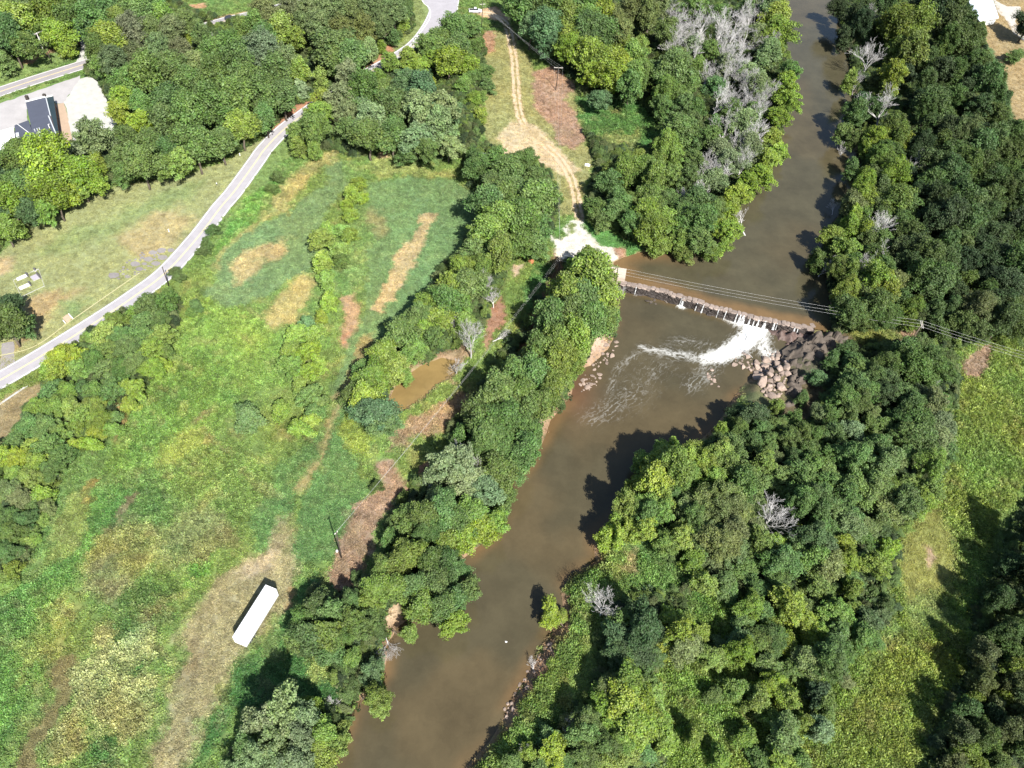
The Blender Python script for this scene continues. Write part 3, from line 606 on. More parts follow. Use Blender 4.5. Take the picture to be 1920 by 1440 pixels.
sheet('footpath', [(1855, -20), (1868, 2), (1888, 12), (1912, 12), (1960, 0), (1960, 14), (1912, 26), (1903, 40), (1915, 60), (1960, 96), (1960, 104), (1900, 62), (1884, 34), (1870, 22)], .03, surf('sandy_path', alb((214, 208, 196)), .95, .1, .5), 'pale sandy path curving through the top right yard', jag=.3)
V2, F2 = ribbon(spline(PP([(-30, 672), (60, 652), (130, 604), (200, 555), (262, 512)]), 6), -.16, .16, .10); tag(MB().add(V2, F2).build('dry_rut', surf('dry_grass_rut', alb((214, 208, 150)), .95, .2, .8)), 'thin pale worn line in the lawn along the road', 'path', kind='structure')
V2, F2 = ribbon(spline(PP([(-60, 800), (0, 758), (62, 716)]), 5), -.28, .28, .09); tag(MB().add(V2, F2).build('gutter_strip', m_gravel), 'pale concrete gutter strip below the road at the left edge', 'gutter', kind='structure')
pav = tag(empty('old_pavement', P(265, 495)), 'patch of broken grey paving slabs sinking into the lawn by road', 'pavement', kind='structure')
bnd = PP([(203, 522), (238, 490), (262, 474), (318, 464), (332, 468), (300, 494), (266, 512), (222, 527)]); got = []
o0 = P(265, 495)
while len(got) < 34:
    x, y = RNG.uniform(bnd[:, 0].min(), bnd[:, 0].max()), RNG.uniform(bnd[:, 1].min(), bnd[:, 1].max())
    if sdist(np.array([x]), np.array([y]), bnd)[0] < .3: continue
    r = RNG.uniform(.7, 1.7)
    if len(got) < 400 and any(math.hypot(x-a_, y-b_) < (r+c_)*.86 for a_, b_, c_ in got):
        r = .45
        if any(math.hypot(x-a_, y-b_) < (r+c_)*.9 for a_, b_, c_ in got): continue
    got.append((x, y, r)); n = 7
    poly = [(x-o0[0]+r*RNG.uniform(.75, 1.1)*math.cos(2*math.pi*k/n), y-o0[1]+.8*r*RNG.uniform(.75, 1.1)*math.sin(2*math.pi*k/n)) for k in range(n)]
    MB().prism(poly, -.05, .09).build('pavement_slab', m_oldpav, pav)
    if len(got) > 30 and random.random() < .02: break

m_rut = surf('pale_rut_dirt', alb((226, 200, 162)), .95, .14, .7, .4, 3)
lane = tag(empty('dirt_lane', (LANE[0][0], LANE[0][1], 0)), 'pale two rut dirt lane from the junction down to the landing', 'track', kind='structure')
def drape(c, off, wd, parent, org, name, mat):
    t = np.gradient(c, axis=0); t /= np.linalg.norm(t, axis=1)[:, None]; n_ = np.stack([-t[:, 1], t[:, 0]], 1); k = np.arange(len(c))
    rows = []
    for q in (-1, -.33, .33, 1):
        wv = off+q*wd/2*(1+.6*(fbm(k*.35+q*9, k*0+off, 3)-.5)*2); p_ = c+n_*(wv[:, None]); rows.append(np.c_[p_-org[:2], ground_z(p_[:, 0], p_[:, 1])+.045])
    V_ = np.concatenate(rows); m_ = len(c); F_ = [(r_*m_+i, r_*m_+i+1, (r_+1)*m_+i+1, (r_+1)*m_+i) for r_ in range(3) for i in range(m_-1)]
    return MB().add(V_, F_).build(name, mat, parent)
def dense(c, g=.7):
    s_ = np.r_[0, np.cumsum(np.linalg.norm(np.diff(c, axis=0), axis=1))]; q = np.arange(0, s_[-1], g); return np.stack([np.interp(q, s_, c[:, 0]), np.interp(q, s_, c[:, 1])], 1)
LD = dense(LANE); nL = len(LD)
for a_, b_ in ((0, int(nL*.63)), (int(nL*.72), nL)):
    for sg in (-1, 1): drape(LD[a_:b_], sg*1.0, 1.25, lane, np.array([LANE[0][0], LANE[0][1]]), 'wheel_rut', m_rut)

# ------------------------------------------------------------------ dam, waterfall, rocks
m_cap = surf('weathered_crest_stone', alb((168, 150, 138)), .85, .4, 1.1, .6, 4, objvar=.16)
m_face = surf('wet_dark_stone', alb((80, 72, 68)), .55, .4, 1.3, .7, 4, objvar=.25)
m_conc = surf('pale_concrete', alb((226, 208, 188)), .9, .15, .6, .4, 3)
m_rock = surf('pink_tan_rock', alb((178, 156, 140)), .85, .42, .9, .9, 3, objvar=.35)
m_rockd = surf('brown_grey_rock', alb((106, 95, 84)), .8, .35, .7, .8, 3, objvar=.15)
m_foamy, nt, out = newmat('white_water'); b = N(nt, 'BsdfPrincipled'); b.inputs['Base Color'].default_value = (.75, .77, .77, 1); b.inputs['Roughness'].default_value = .4
tr_ = N(nt, 'BsdfTransparent'); mx_ = N(nt, 'MixShader'); nt.links.new(ramp(nt, noise(nt, 2.2, 4, .7, N(nt, 'TexCoord').outputs['Object']), [(.36, .0), (.66, .8)]), mx_.inputs[0])
nt.links.new(tr_.outputs[0], mx_.inputs[1]); nt.links.new(b.outputs[0], mx_.inputs[2]); nt.links.new(mx_.outputs[0], out.inputs[0])
def rough_block(seed, n=1, jit=.09):
    bm = bmesh.new(); bmesh.ops.create_cube(bm, size=1.0); bmesh.ops.subdivide_edges(bm, edges=bm.edges[:], cuts=n, use_grid_fill=True)
    r = random.Random(seed)
    for v_ in bm.verts:
        l = max(abs(v_.co.x), abs(v_.co.y), abs(v_.co.z)); cnt = sum(abs(abs(c_)-.5) < .01 for c_ in v_.co)
        v_.co *= (1.0, 1.0, .95, .86)[cnt]; v_.co += Vector((r.uniform(-jit, jit), r.uniform(-jit, jit), r.uniform(-jit, jit)))
    me = bpy.data.meshes.new('stone'); bm.to_mesh(me); bm.free(); return me
def blocks(mat, k, s0, n=1, jit=.09):
    r = []
    for i in range(k):
        me = rough_block(s0+i, n, jit); me.materials.append(mat); r.append(me)
    return r
B_cap = blocks(m_cap, 6, 10); B_face = blocks(m_face, 6, 30)
seg = np.linalg.norm(np.diff(CREST, axis=0), axis=1); cum = np.r_[0, np.cumsum(seg)]; DL = cum[-1]
def crest(s):
    s = min(max(s, 0), DL-1e-4); i = int(np.searchsorted(cum, s, 'right')-1); t = (s-cum[i])/seg[i]
    p = CREST[i]*(1-t)+CREST[i+1]*t; d = (CREST[i+1]-CREST[i])/seg[i]
    return p, d, np.array([d[1], -d[0]])               # point, direction, downstream normal
dam0 = crest(0)[0]
dam = tag(empty('dam', (dam0[0], dam0[1], Z_DN)), 'low stone dam across the river with water trickling over its crest', 'dam')
core = MB(); A = []
for s in np.linspace(0, DL, 40): A.append(crest(s))
poly = [p+n_*.25-dam0 for p, d, n_ in A]+[p+n_*1.25-dam0 for p, d, n_ in A][::-1]
core.prism(poly, -1.5, Z_UP-Z_DN-.25).build('core', m_face, dam)
for row, (zc, hh, off, wd, lo, hi, bl, nm) in enumerate(((Z_UP-.12, .55, .85, 1.7, 1.1, 2.1, B_cap, 'crest_stone'), (Z_UP-.78, .85, 1.05, 1.6, 1.0, 1.9, B_face, 'face_stone'), (Z_UP-1.62, .95, 1.25, 1.7, 1.1, 2.0, B_face, 'face_stone'), (Z_UP-2.4, .8, 1.6, 1.6, 1.2, 2.2, B_face, 'base_stone'))):
    s = RNG.uniform(0, .5)
    while s < DL:
        L = RNG.uniform(lo, hi); p, d, n_ = crest(s+L/2)
        q = p+n_*(off+RNG.uniform(-.3, .32))-dam0
        link(nm, random.choice(bl), dam, (q[0], q[1], zc-Z_DN+RNG.uniform(-.16, .18)), (RNG.uniform(-.06, .06), RNG.uniform(-.06, .06), math.atan2(d[1], d[0])+RNG.uniform(-.08, .08)), (L*1.04, wd*RNG.uniform(.88, 1.12), hh*RNG.uniform(.9, 1.5)))
        s += L*.98
wf = tag(empty('waterfall', (dam0[0], dam0[1], Z_DN)), 'thin white streams of water falling over the stone dam', 'waterfall')
for px, wd in ((1194, .4), (1281, .3), (1284, .8), (1310, .25), (1322, .5), (1349, .3), (1363, .35), (1383, .5), (1390, .9), (1395, 1.6), (1407, .7), (1416, .4), (1423, .8), (1435, 1.2), (1452, .8), (1457, .3), (1491, .7), (1496, .4)):
    best = min(np.linspace(0, DL, 400), key=lambda s: abs(project(*[np.array(v_) for v_ in (*crest(s)[0], Z_UP)])[0]-px))
    p, d, n_ = crest(best); mb = MB(); Vs = []; Fs = []
    for k in range(8):
        t = k/7; o = 1.35+1.0*math.sqrt(t)+.35*t; z = Z_UP+.2-max(0, t-.08)*(Z_UP-Z_DN+.1)*1.09; ww = wd*(.5+1.2*t)*.30
        for sg in (-1, 1):
            q = p+n_*o+d*sg*ww+d*RNG.uniform(-.05, .05)-dam0; Vs.append((q[0], q[1], max(z-Z_DN, .03)))
    Fs = [(2*k, 2*k+1, 2*k+3, 2*k+2) for k in range(7)]
    o_ = mb.add(Vs, Fs).build('water_stream', m_foamy, wf, True); md = o_.modifiers.new('thickness', 'SOLIDIFY'); md.thickness = .06
ab = tag(empty('abutment', P(1150, 506, -1)), 'pale stone and concrete pier at the left end of the dam', 'abutment'); a0 = P(1150, 506, -1)
for px, zt, nm in (([(1127, 496), (1146, 500), (1161, 503), (1160, 512), (1144, 508), (1127, 504)], .35, 'wing_wall'), ([(1159, 502), (1175, 504), (1172, 523), (1158, 520)], .7, 'pier'), ([(1132, 509), (1158, 514), (1158, 520), (1134, 514)], -.2, 'lower_ledge')):
    MB().prism(PP(px, zt)-a0[:2], -3.6-a0[2], zt-a0[2]).build(nm, m_conc, ab)
# rocks
def rock_mesh(seed, mat):
    bm = bmesh.new(); bmesh.ops.create_icosphere(bm, subdivisions=2, radius=.5); r = random.Random(seed)
    pl = [Vector((r.gauss(0, 1), r.gauss(0, 1), r.gauss(0, 1))).normalized() for _ in range(9)]; dd = [r.uniform(.26, .44) for _ in pl]
    for v_ in bm.verts:
        for n_, d_ in zip(pl, dd):
            e = v_.co.dot(n_)-d_
            if e > 0: v_.co -= n_*e*.92
        v_.co *= r.uniform(.95, 1.05)
    me = bpy.data.meshes.new('rock'); bm.to_mesh(me); bm.free(); me.materials.append(mat); return me
RK = [rock_mesh(i, m_rock) for i in range(7)]; RKD = [rock_mesh(20+i, m_rockd) for i in range(4)]
def SIZE_ORD(q): return ['', 'second', 'third', 'fourth', 'fifth', 'sixth', 'seventh', 'eighth', 'ninth', 'tenth'][q] if q < 10 else f'{q+1}{"th" if 10 < (q+1) % 100 < 14 else {1: "st", 2: "nd", 3: "rd"}.get((q+1) % 10, "th")}'
def rocks(area, n, smin, smax, name, label, group, meshes, zbase, flatz=.7, exp=1.6):
    pl = PP(area, zbase); k = 0; tr = 0; put = []; objs = []
    while k < n and tr < 20000:
        tr += 1; x, y = RNG.uniform(pl[:, 0].min(), pl[:, 0].max()), RNG.uniform(pl[:, 1].min(), pl[:, 1].max())
        if sdist(np.array([x]), np.array([y]), pl)[0] < 0: continue
        s = smin+(smax-smin)*RNG.random()**exp
        if any((x-a_)**2+(y-b_)**2 < ((s+c_)*.36)**2 for a_, b_, c_ in put): continue
        put.append((x, y, s)); k += 1
        z = max(float(ground_z(x, y)), Z_DN-.1)
        o = link(name, random.choice(meshes), None, (x, y, z+s*.12), (RNG.uniform(-.4, .4), RNG.uniform(-.4, .4), RNG.uniform(0, 6.28)), (s*RNG.uniform(.9, 1.5), s, s*flatz*RNG.uniform(.7, 1.1)))
        objs.append((s, o))
    for q, (s, o) in enumerate(sorted(objs, key=lambda t: -t[0])): tag(o, ('largest ' if q == 0 else f'{SIZE_ORD(q)} largest ')+label, 'rock', group)
rocks([(1440, 662), (1462, 655), (1475, 680), (1472, 712), (1462, 745), (1450, 768), (1428, 760), (1416, 735), (1408, 700), (1398, 690), (1412, 680)], 96, .6, 3.6, 'boulder', 'pink tan boulder in the rock pile below the dam', 'boulders heaped below the dam', RK, Z_DN)
rocks([(1372, 668), (1396, 660), (1412, 674), (1408, 690), (1380, 690)], 16, .6, 2.2, 'boulder', 'flat pink rock beside the white water below dam', 'rocks beside the white water', RK, Z_DN, .45)
rocks([(1322, 690), (1334, 688), (1342, 715), (1352, 726), (1330, 722)], 14, .4, 1.7, 'rock', 'small pale rock in the shallows left of the boulder pile', 'rocks in the shallows', RK, Z_DN, .5)
rocks([(1136, 632), (1160, 640), (1150, 668), (1130, 690), (1110, 700), (1112, 672)], 34, .4, 1.6, 'rock', 'small pinkish rock on the left bank below the dam', 'rocks on the left bank', RK, Z_DN, .5)
rocks([(1100, 700), (1128, 696), (1122, 720), (1100, 735), (1084, 740), (1088, 715)], 22, .4, 1.8, 'rock', 'small flat rock in reddish shallows along left bank', 'rocks in the left shallows', RK, Z_DN, .4)
rocks([(1000, 1238), (1030, 1205), (1040, 1215), (985, 1300), (950, 1350), (940, 1340)], 34, .35, 1.1, 'rock', 'small tan rock along the lower right riverbank', 'rocks along the lower right bank', RK, Z_DN, .6)
rocks([(1248, 560), (1262, 562), (1258, 572), (1230, 570), (1212, 572), (1214, 556)], 6, .9, 2.4, 'boulder', 'dark wet rock at the foot of the left part of dam', 'rocks at the foot of the dam', RKD, Z_DN, .35)
# bedrock outcrop in the shade at the dam's right end, and the ledge below the crest
def outcrop(name, px, z0, hmax, mat, label, seed):
    pl = PP(px, z0); c_ = pl.mean(0); g = .32
    ax = np.arange(pl[:, 0].min()-1, pl[:, 0].max()+1, g); ay = np.arange(pl[:, 1].min()-1, pl[:, 1].max()+1, g); XX, YY = np.meshgrid(ax, ay)
    sd = sdist(XX+(vnoise(XX*.6, YY*.6, seed)-.5)*2, YY+(vnoise(XX*.6, YY*.6, seed+3)-.5)*2, pl)
    st = fbm(XX*.22+YY*.13, YY*.30, seed, 3); rg = np.random.default_rng(seed); ns = max(12, int((XX.max()-XX.min())*(YY.max()-YY.min())/3.2)); cx, cy = rg.uniform(XX.min(), XX.max(), ns), rg.uniform(YY.min(), YY.max(), ns); tx, ty, hz0 = rg.normal(0, .16, ns), rg.normal(0, .16, ns), rg.normal(0, .17, ns)
    dd_ = (XX[..., None]-cx)**2+((YY[..., None]-cy)*1.4)**2; ci = dd_.argmin(-1); hz = st*.7+hz0[ci]+tx[ci]*(XX-cx[ci])+ty[ci]*(YY-cy[ci])+.12+(fbm(XX*2, YY*2, seed+5, 2)-.5)*.1
    ZZ = z0-.8+(hmax+.8)*np.clip(hz*1.25, 0, 1.2)*sstep(sd, -1.2, 2.2)
    id_ = -np.ones(XX.shape, int); ok = sd > -1.6; id_[ok] = np.arange(ok.sum())
    q = np.stack([id_[:-1, :-1], id_[:-1, 1:], id_[1:, 1:], id_[1:, :-1]], -1).reshape(-1, 4); q = q[(q >= 0).all(1)]
    me = mesh_np(name, np.stack([XX[ok]-c_[0], YY[ok]-c_[1], ZZ[ok]-z0], 1), q, [mat])
    return tag(link(name, me, None, (c_[0], c_[1], z0)), label, 'rock outcrop')
outcrop('rock_outcrop', [(1480, 655), (1520, 628), (1570, 628), (1598, 640), (1560, 668), (1524, 690), (1510, 730), (1496, 785), (1452, 780), (1466, 720)], -1.4, 3.0, m_rockd, 'shaded dark bedrock outcrop right of the boulder pile', 5)
outcrop('rock_ledge', [(1442, 614), (1470, 614), (1516, 622), (1514, 645), (1490, 652), (1468, 640), (1440, 634)], Z_DN, 1.7, surf('brown_wet_rock', alb((118, 96, 88)), .6, .4, .8, .8, 3), 'wet brown rock ledge at the foot of the right end of dam', 15)
outcrop('dirt_mound', [(994, 482), (1004, 478), (1010, 492), (1000, 498), (992, 494)], 0, 1.4, surf('orange_clay', alb((214, 128, 76)), .95, .2, 1.2, .5, 4), 'small heap of orange clay in the grass left of the landing', 25)

# ------------------------------------------------------------------ buildings
m_roofd = surf('dark_membrane_roof', alb((92, 98, 116)), .75, .10, .4); m_roofd2 = surf('dark_green_metal_roof', alb((52, 72, 80)), .6, .15, .5)
m_wallw = surf('white_painted_wall', (.66, .66, .64), .8, .06, .6); m_wallr = surf('dark_brick_wall', (.10, .062, .052), .9, .2, 2.0)
m_roofw = surf('white_coated_roof', (.72, .72, .71), .7, .05, .4); m_trim = surf('pale_metal_trim', (.52, .54, .55), .45, .08, .8, metal=.3)
m_steel = surf('galvanised_steel', (.42, .44, .45), .45, .12, 1.5, metal=.6); m_glass = surf('dark_glass', (.03, .035, .04), .08, .1, 1.0, spec=.6)
m_blk = surf('black_rubber', (.02, .02, .02), .8, .2, 3.0); m_dark = surf('dark_timber', (.045, .038, .032), .9, .3, 2.0)
def rel(px, z, o): return PP(px, z)-np.array(o[:2])
def gable_quad(mb, pts): mb.add(pts, [tuple(range(len(pts)))])
o = P(78, 225, 0); bd = tag(empty('store_building', o), 'flat fronted building with dark roof between forecourt and gravel yard', 'building')
ZT = 4.6
wall = rel([(49.5, 192), (98, 182), (107, 251), (82, 258), (62, 250)], ZT-.35, o); MB().prism(wall, -.2, ZT-.35).build('wall', m_wallr, bd)
A_, B_, C_, D_, E_ = [rel([p], ZT, o)[0] for p in ((48, 191), (85, 182.5), (104, 250.5), (81, 258.5), (61, 250))]
roof = MB(); pts = [A_, B_, C_, D_, E_]; roof.prism(pts, ZT-.35, ZT); rf = roof.build('roof', m_roofd, bd)
R1 = [rel([p], ZT, o)[0] for p in ((86.5, 182.3), (99.5, 179.5), (110, 250.5), (105, 251.5))]
MB().prism(R1, ZT-.5, ZT-.12).build('roof_side_strip', m_roofd2, bd)
def bar(mb, a, b, w_, z0, z1):
    a = np.array(a); b = np.array(b); d = (b-a)/np.linalg.norm(b-a); n_ = np.array([-d[1], d[0]])*w_/2
    mb.prism([a+n_, b+n_, b-n_, a-n_], z0, z1)
mb = MB(); G = [rel([p], ZT, o)[0] for p in ((86, 182.5), (94.5, 216.5))]; bar(mb, G[0], G[1], .3, ZT-.3, ZT+.14)
G2 = [rel([p], ZT, o)[0] for p in ((91, 217.5), (104.5, 250))]; bar(mb, G2[0], G2[1], .34, ZT-.3, ZT+.16); mb.build('gutter', m_trim, bd)
mb = MB(); bar(mb, rel([(48, 191)], ZT, o)[0], rel([(85, 181.5)], ZT, o)[0], .45, ZT-1.2, ZT+.25); bar(mb, rel([(87, 181.2)], ZT, o)[0], rel([(98.5, 179)], ZT, o)[0], .45, ZT-1.3, ZT+.1); mb.build('parapet', m_wallw, bd)
for px in ((50.5, 183), (83.5, 180)):
    p = rel([px], ZT, o)[0]; MB().box(p[0]-.45, p[0]+.45, p[1]-.4, p[1]+.4, ZT-1.0, ZT+.7).build('parapet_pillar', m_dark, bd)
mb = MB(); mb.prism(rel([(68, 249), (75, 246.5), (78.5, 256), (84, 271), (78, 273), (72, 262)], ZT+.6, o), ZT-.1, ZT+.6); mb.build('roof_duct', m_trim, bd)
for px in ((66, 246), (71, 244.5), (75, 243.5)):
    p = rel([px], ZT, o)[0]; MB().tube([(p[0], p[1], ZT), (p[0], p[1], ZT+.8)], .16, 8).build('vent_pipe', m_trim, bd)
p = rel([(93, 240)], ZT, o)[0]; MB().tube([(p[0], p[1], ZT), (p[0], p[1], ZT+1.3), (p[0]+.4, p[1], ZT+1.5)], .12, 8).build('vent_pipe', m_wallw, bd)
MB().prism(rel([(82, 259.5), (104, 252.5), (106.5, 256), (104, 262), (85, 267)], 2.6, o), -.2, 2.6).build('rear_store_room', m_roofw, bd)
for k, px in enumerate(((56, 196), (66, 193), (76, 190))):
    p = rel([px], 1.6, o)[0]; q = rel([(px[0]+6, px[1]-1.4)], 1.6, o)[0]; mb = MB(); bar(mb, p, q, .12, .9, 2.6); mb.build('window', m_glass, bd)
o = P(44, 246, 0); an = tag(empty('annex_building', o), 'low dark roofed annex joined to the left of the store', 'building')
MB().prism(rel([(28, 235.5), (53, 226), (61, 252), (56, 262), (31, 264)], 3.2, o), -.2, 3.2).build('wall', m_wallr, an)
MB().prism(rel([(27, 235), (53.5, 225), (62, 252), (57, 263), (30, 265)], 3.5, o), 3.2, 3.5).build('roof', m_roofd, an)
mb = MB(); bar(mb, rel([(32, 231)], 4, o)[0], rel([(60, 252)], 4, o)[0], .14, 3.55, 3.7); mb.build('roof_cable', m_wallw, an)
MB().prism(rel([(29, 249), (35, 248), (36, 256), (30, 257)], 4.1, o), 3.5, 4.1).build('roof_unit', m_trim, an)
o = P(5, 258, 0); an = tag(empty('annex_building', o), 'white roofed shed at the left edge beside the dark annex', 'building')
MB().prism(rel([(-40, 258), (24.5, 239), (27, 258), (20, 273), (-40, 292)], 3.0, o), -.2, 3.0).build('wall', m_wallw, an)
MB().prism(rel([(-41, 257.5), (25, 238), (28, 258), (20.5, 274), (-41, 293)], 3.25, o), 3.0, 3.25).build('roof', m_roofw, an)
o = P(1845, 15, 0); hs = tag(empty('house', o), 'house with pale blue white metal roof in the top right corner', 'house')
w4 = rel([(1828, 24), (1838, 37), (1870, 32), (1846, -40), (1806, -36)], 3.3, o); MB().prism(w4, -.2, 3.3).build('wall', m_wallw, hs)
r4 = rel([(1825, 24), (1838, 39), (1873, 32.5), (1848, -42), (1803, -38)], 3.5, o)
mb = MB(); mid = (r4[0]+r4[2])/2; mid2 = (r4[3]+r4[4])/2
Vq = [(*r4[0], 3.4), (*r4[1], 3.25), (*r4[2], 3.4), (*r4[3], 3.4), (*r4[4], 3.4), (*(mid*.75+r4[0]*.05+r4[2]*.2), 4.5), (*mid2, 4.5)]
mb.add(Vq, [(0, 1, 5), (1, 2, 5), (2, 3, 6, 5), (0, 5, 6, 4), (3, 4, 6)]); rr = mb.build('roof', surf('pale_blue_metal_roof', (.62, .68, .76), .35, .05, .5, metal=.2), hs)
md = rr.modifiers.new('thickness', 'SOLIDIFY'); md.thickness = .12
a_, b_ = r4[2], r4[3]
for k in range(5):
    t = .12+k*.17; p = a_+(b_-a_)*t; q = a_+(b_-a_)*(t+.06); mb = MB(); bar(mb, p*.985, q*.985, .2, 1.0, 2.4); mb.build('window', m_glass, hs)
mb = MB(); bar(mb, r4[1]+(r4[2]-r4[1])*.02, r4[1]+(r4[2]-r4[1])*.98, .3, 3.0, 3.3); mb.build('gutter', m_wallw, hs)

# ------------------------------------------------------------------ vehicles
m_paintw = surf('white_vehicle_paint', (.74, .74, .74), .35, .04, 1.0, spec=.5); m_paintd = surf('dark_vehicle_paint', (.025, .026, .03), .3, .15, 1.0, spec=.5)
m_rim = surf('alloy_rim', (.4, .41, .42), .35, .1, 2.0, metal=.7); m_lamp = surf('lamp_lens', (.7, .68, .6), .2, .05, 2.0); m_red = surf('red_lens', (.4, .03, .02), .3, .05, 2.0)
def wheel(par, x, y, r, wd):
    t = MB().tube([(0, -wd/2, 0), (0, wd/2, 0)], r, 18).build('wheel', m_blk, par, loc=(x, y, r))
    MB().tube([(0, -wd/2-.012, 0), (0, wd/2+.012, 0)], r*.6, 14).build('rim', m_rim, t)
def loft(sections):
    """sections: (x, half width low, half width high, z low, z high) along the length"""
    mb = MB(); Vv = []; Ff = []
    for x, a, b, z0, z1 in sections:
        zm = z0+(z1-z0)*.55
        Vv += [(x, -a, z0), (x, a, z0), (x, a*1.01, zm), (x, b, z1), (x, -b, z1), (x, -a*1.01, zm)]
    n = 6
    for i in range(len(sections)-1):
        for k in range(n): Ff.append((i*n+k, (i+1)*n+k, (i+1)*n+(k+1) % n, i*n+(k+1) % n))
    Ff += [tuple(range(n)), tuple(range((len(sections)-1)*n, len(sections)*n))[::-1]]
    return mb.add(Vv, Ff)
def vehicle(name, loc, rz, paint_m, label, cat, pickup):
    e = tag(empty(name, loc, rz), label, cat)
    if pickup:
        bd_ = loft([(-2.75, .9, .86, .55, 1.05), (-2.7, .94, .9, .45, 1.15), (-.55, .96, .92, .42, 1.18), (.9, .97, .93, .42, 1.16), (1.6, .96, .9, .42, 1.12), (2.55, .92, .8, .45, 1.02), (2.75, .85, .7, .55, .9)]).build('body', paint_m, e)
        MB().box(-2.55, -.68, -.72, .72, 1.02, 1.195).build('cargo_bed', m_blk, e)
        loft([(-.62, .86, .72, 1.14, 1.72), (-.45, .9, .76, 1.14, 1.84), (.35, .9, .76, 1.14, 1.86), (.62, .9, .74, 1.14, 1.78), (1.25, .88, .6, 1.12, 1.2)]).build('cabin', m_glass, e)
        MB().box(-.45, .45, -.7, .7, 1.83, 1.90).build('cabin_roof', paint_m, e); wb = (-1.75, 1.75, .39)
    else:
        loft([(-2.3, .85, .8, .5, .95), (-2.2, .91, .86, .38, 1.05), (-.5, .93, .88, .35, 1.02), (1.0, .93, .88, .35, .98), (2.1, .88, .78, .38, .86), (2.3, .8, .68, .5, .72)]).build('body', paint_m, e)
        loft([(-2.12, .84, .66, 1.0, 1.2), (-1.75, .86, .7, 1.0, 1.6), (-.3, .88, .72, 1.0, 1.68), (.25, .88, .7, .98, 1.62), (1.05, .86, .62, .95, 1.04)]).build('windows', m_glass, e)
        MB().box(-1.6, .15, -.66, .66, 1.6, 1.70).build('roof', paint_m, e); wb = (-1.4, 1.4, .34)
    L = 2.74 if pickup else 2.28
    for x in wb[:2]:
        for y in (-.86, .86): wheel(e, x, y, wb[2], .24)
    for y in (-.62, .62):
        MB().box(L-.06, L+.02, y-.16, y+.16, .68, .84).build('headlight', m_lamp, e); MB().box(-L-.02, -L+.06, y-.14, y+.14, .72, .92).build('tail_light', m_red, e)
    return e
vehicle('pickup_truck', tuple(P(891, 23)*np.array([1, 1, 0])+np.array([0, 0, .02])), math.radians(12), m_paintw, 'white pickup truck parked beside the pole at the lane entrance', 'truck', True)
p = P(433, 37); d_, t_ = ldist(np.array([p[0]]), np.array([p[1]]), SIDE_C); i_ = int(t_[0]*(len(SIDE_C)-1)); dd = SIDE_C[i_+1]-SIDE_C[i_]
vehicle('car', (p[0], p[1], .06), math.atan2(dd[1], dd[0]), m_paintd, 'dark car driving on the side road at the top between trees', 'car', False)
# semi trailer
NL, NR, FL = P(441, 1204, 1.1)[:2], P(466, 1213.5, 1.1)[:2], P(498, 1095.6, 4.0)[:2]
ax_ = FL-NL; TL = np.linalg.norm(ax_); TW = 2.6; ra = math.atan2(ax_[1], ax_[0]); sd_ = np.array([ax_[1], -ax_[0]])/TL; cen = NL+ax_/2+sd_*TW/2; print('trailer', TL)
gz = float(ground_z(cen[0], cen[1])); tr = tag(empty('box_trailer', (cen[0], cen[1], gz), ra), 'long white box trailer parked in the mown strip of the meadow', 'trailer')
m_box = surf('white_trailer_skin', (.78, .78, .79), .5, .03, .4); m_und = surf('trailer_steel', (.08, .08, .085), .6, .2, 2.0)
bx = MB().box(-TL/2, TL/2, -TW/2, TW/2, 1.15, 4.0).build('box', m_box, tr); bv = bx.modifiers.new('edge', 'BEVEL'); bv.width = .06; bv.segments = 2
n_r = 11
for k in range(n_r):
    x = -TL/2+(k+.5)*TL/n_r; MB().box(x-.02, x+.02, -TW/2+.05, TW/2-.05, 3.985, 4.015).build('roof_bow', m_steel, tr)
for sy in (-1, 1):
    MB().box(-TL/2-.01, TL/2+.01, sy*TW/2-.04, sy*TW/2+.04, 3.9, 4.03).build('top_rail', m_steel, tr); MB().box(-TL/2-.01, TL/2+.01, sy*TW/2-.05, sy*TW/2+.05, 1.08, 1.28).build('side_rail', m_steel, tr)
MB().box(-TL/2+.3, TL/2-.3, -.55, .55, .85, 1.12).build('chassis', m_und, tr)
for x in (-TL/2+1.6, -TL/2+2.9):
    for y in (-1.05, 1.05): wheel(tr, x, y, .5, .5)
for y in (-.85, .85): MB().box(TL/2-2.7, TL/2-2.5, y-.08, y+.08, .02, 1.1).build('landing_leg', m_und, tr)
for y in (-.67, .67):
    dr_ = MB().box(-TL/2-.06, -TL/2-.012, y-.64, y+.64, 1.3, 3.85).build('rear_door', m_box, tr); MB().tube([(-TL/2-.09, y*.6, 1.35), (-TL/2-.09, y*.6, 3.8)], .03, 6).build('lock_rod', m_steel, dr_)

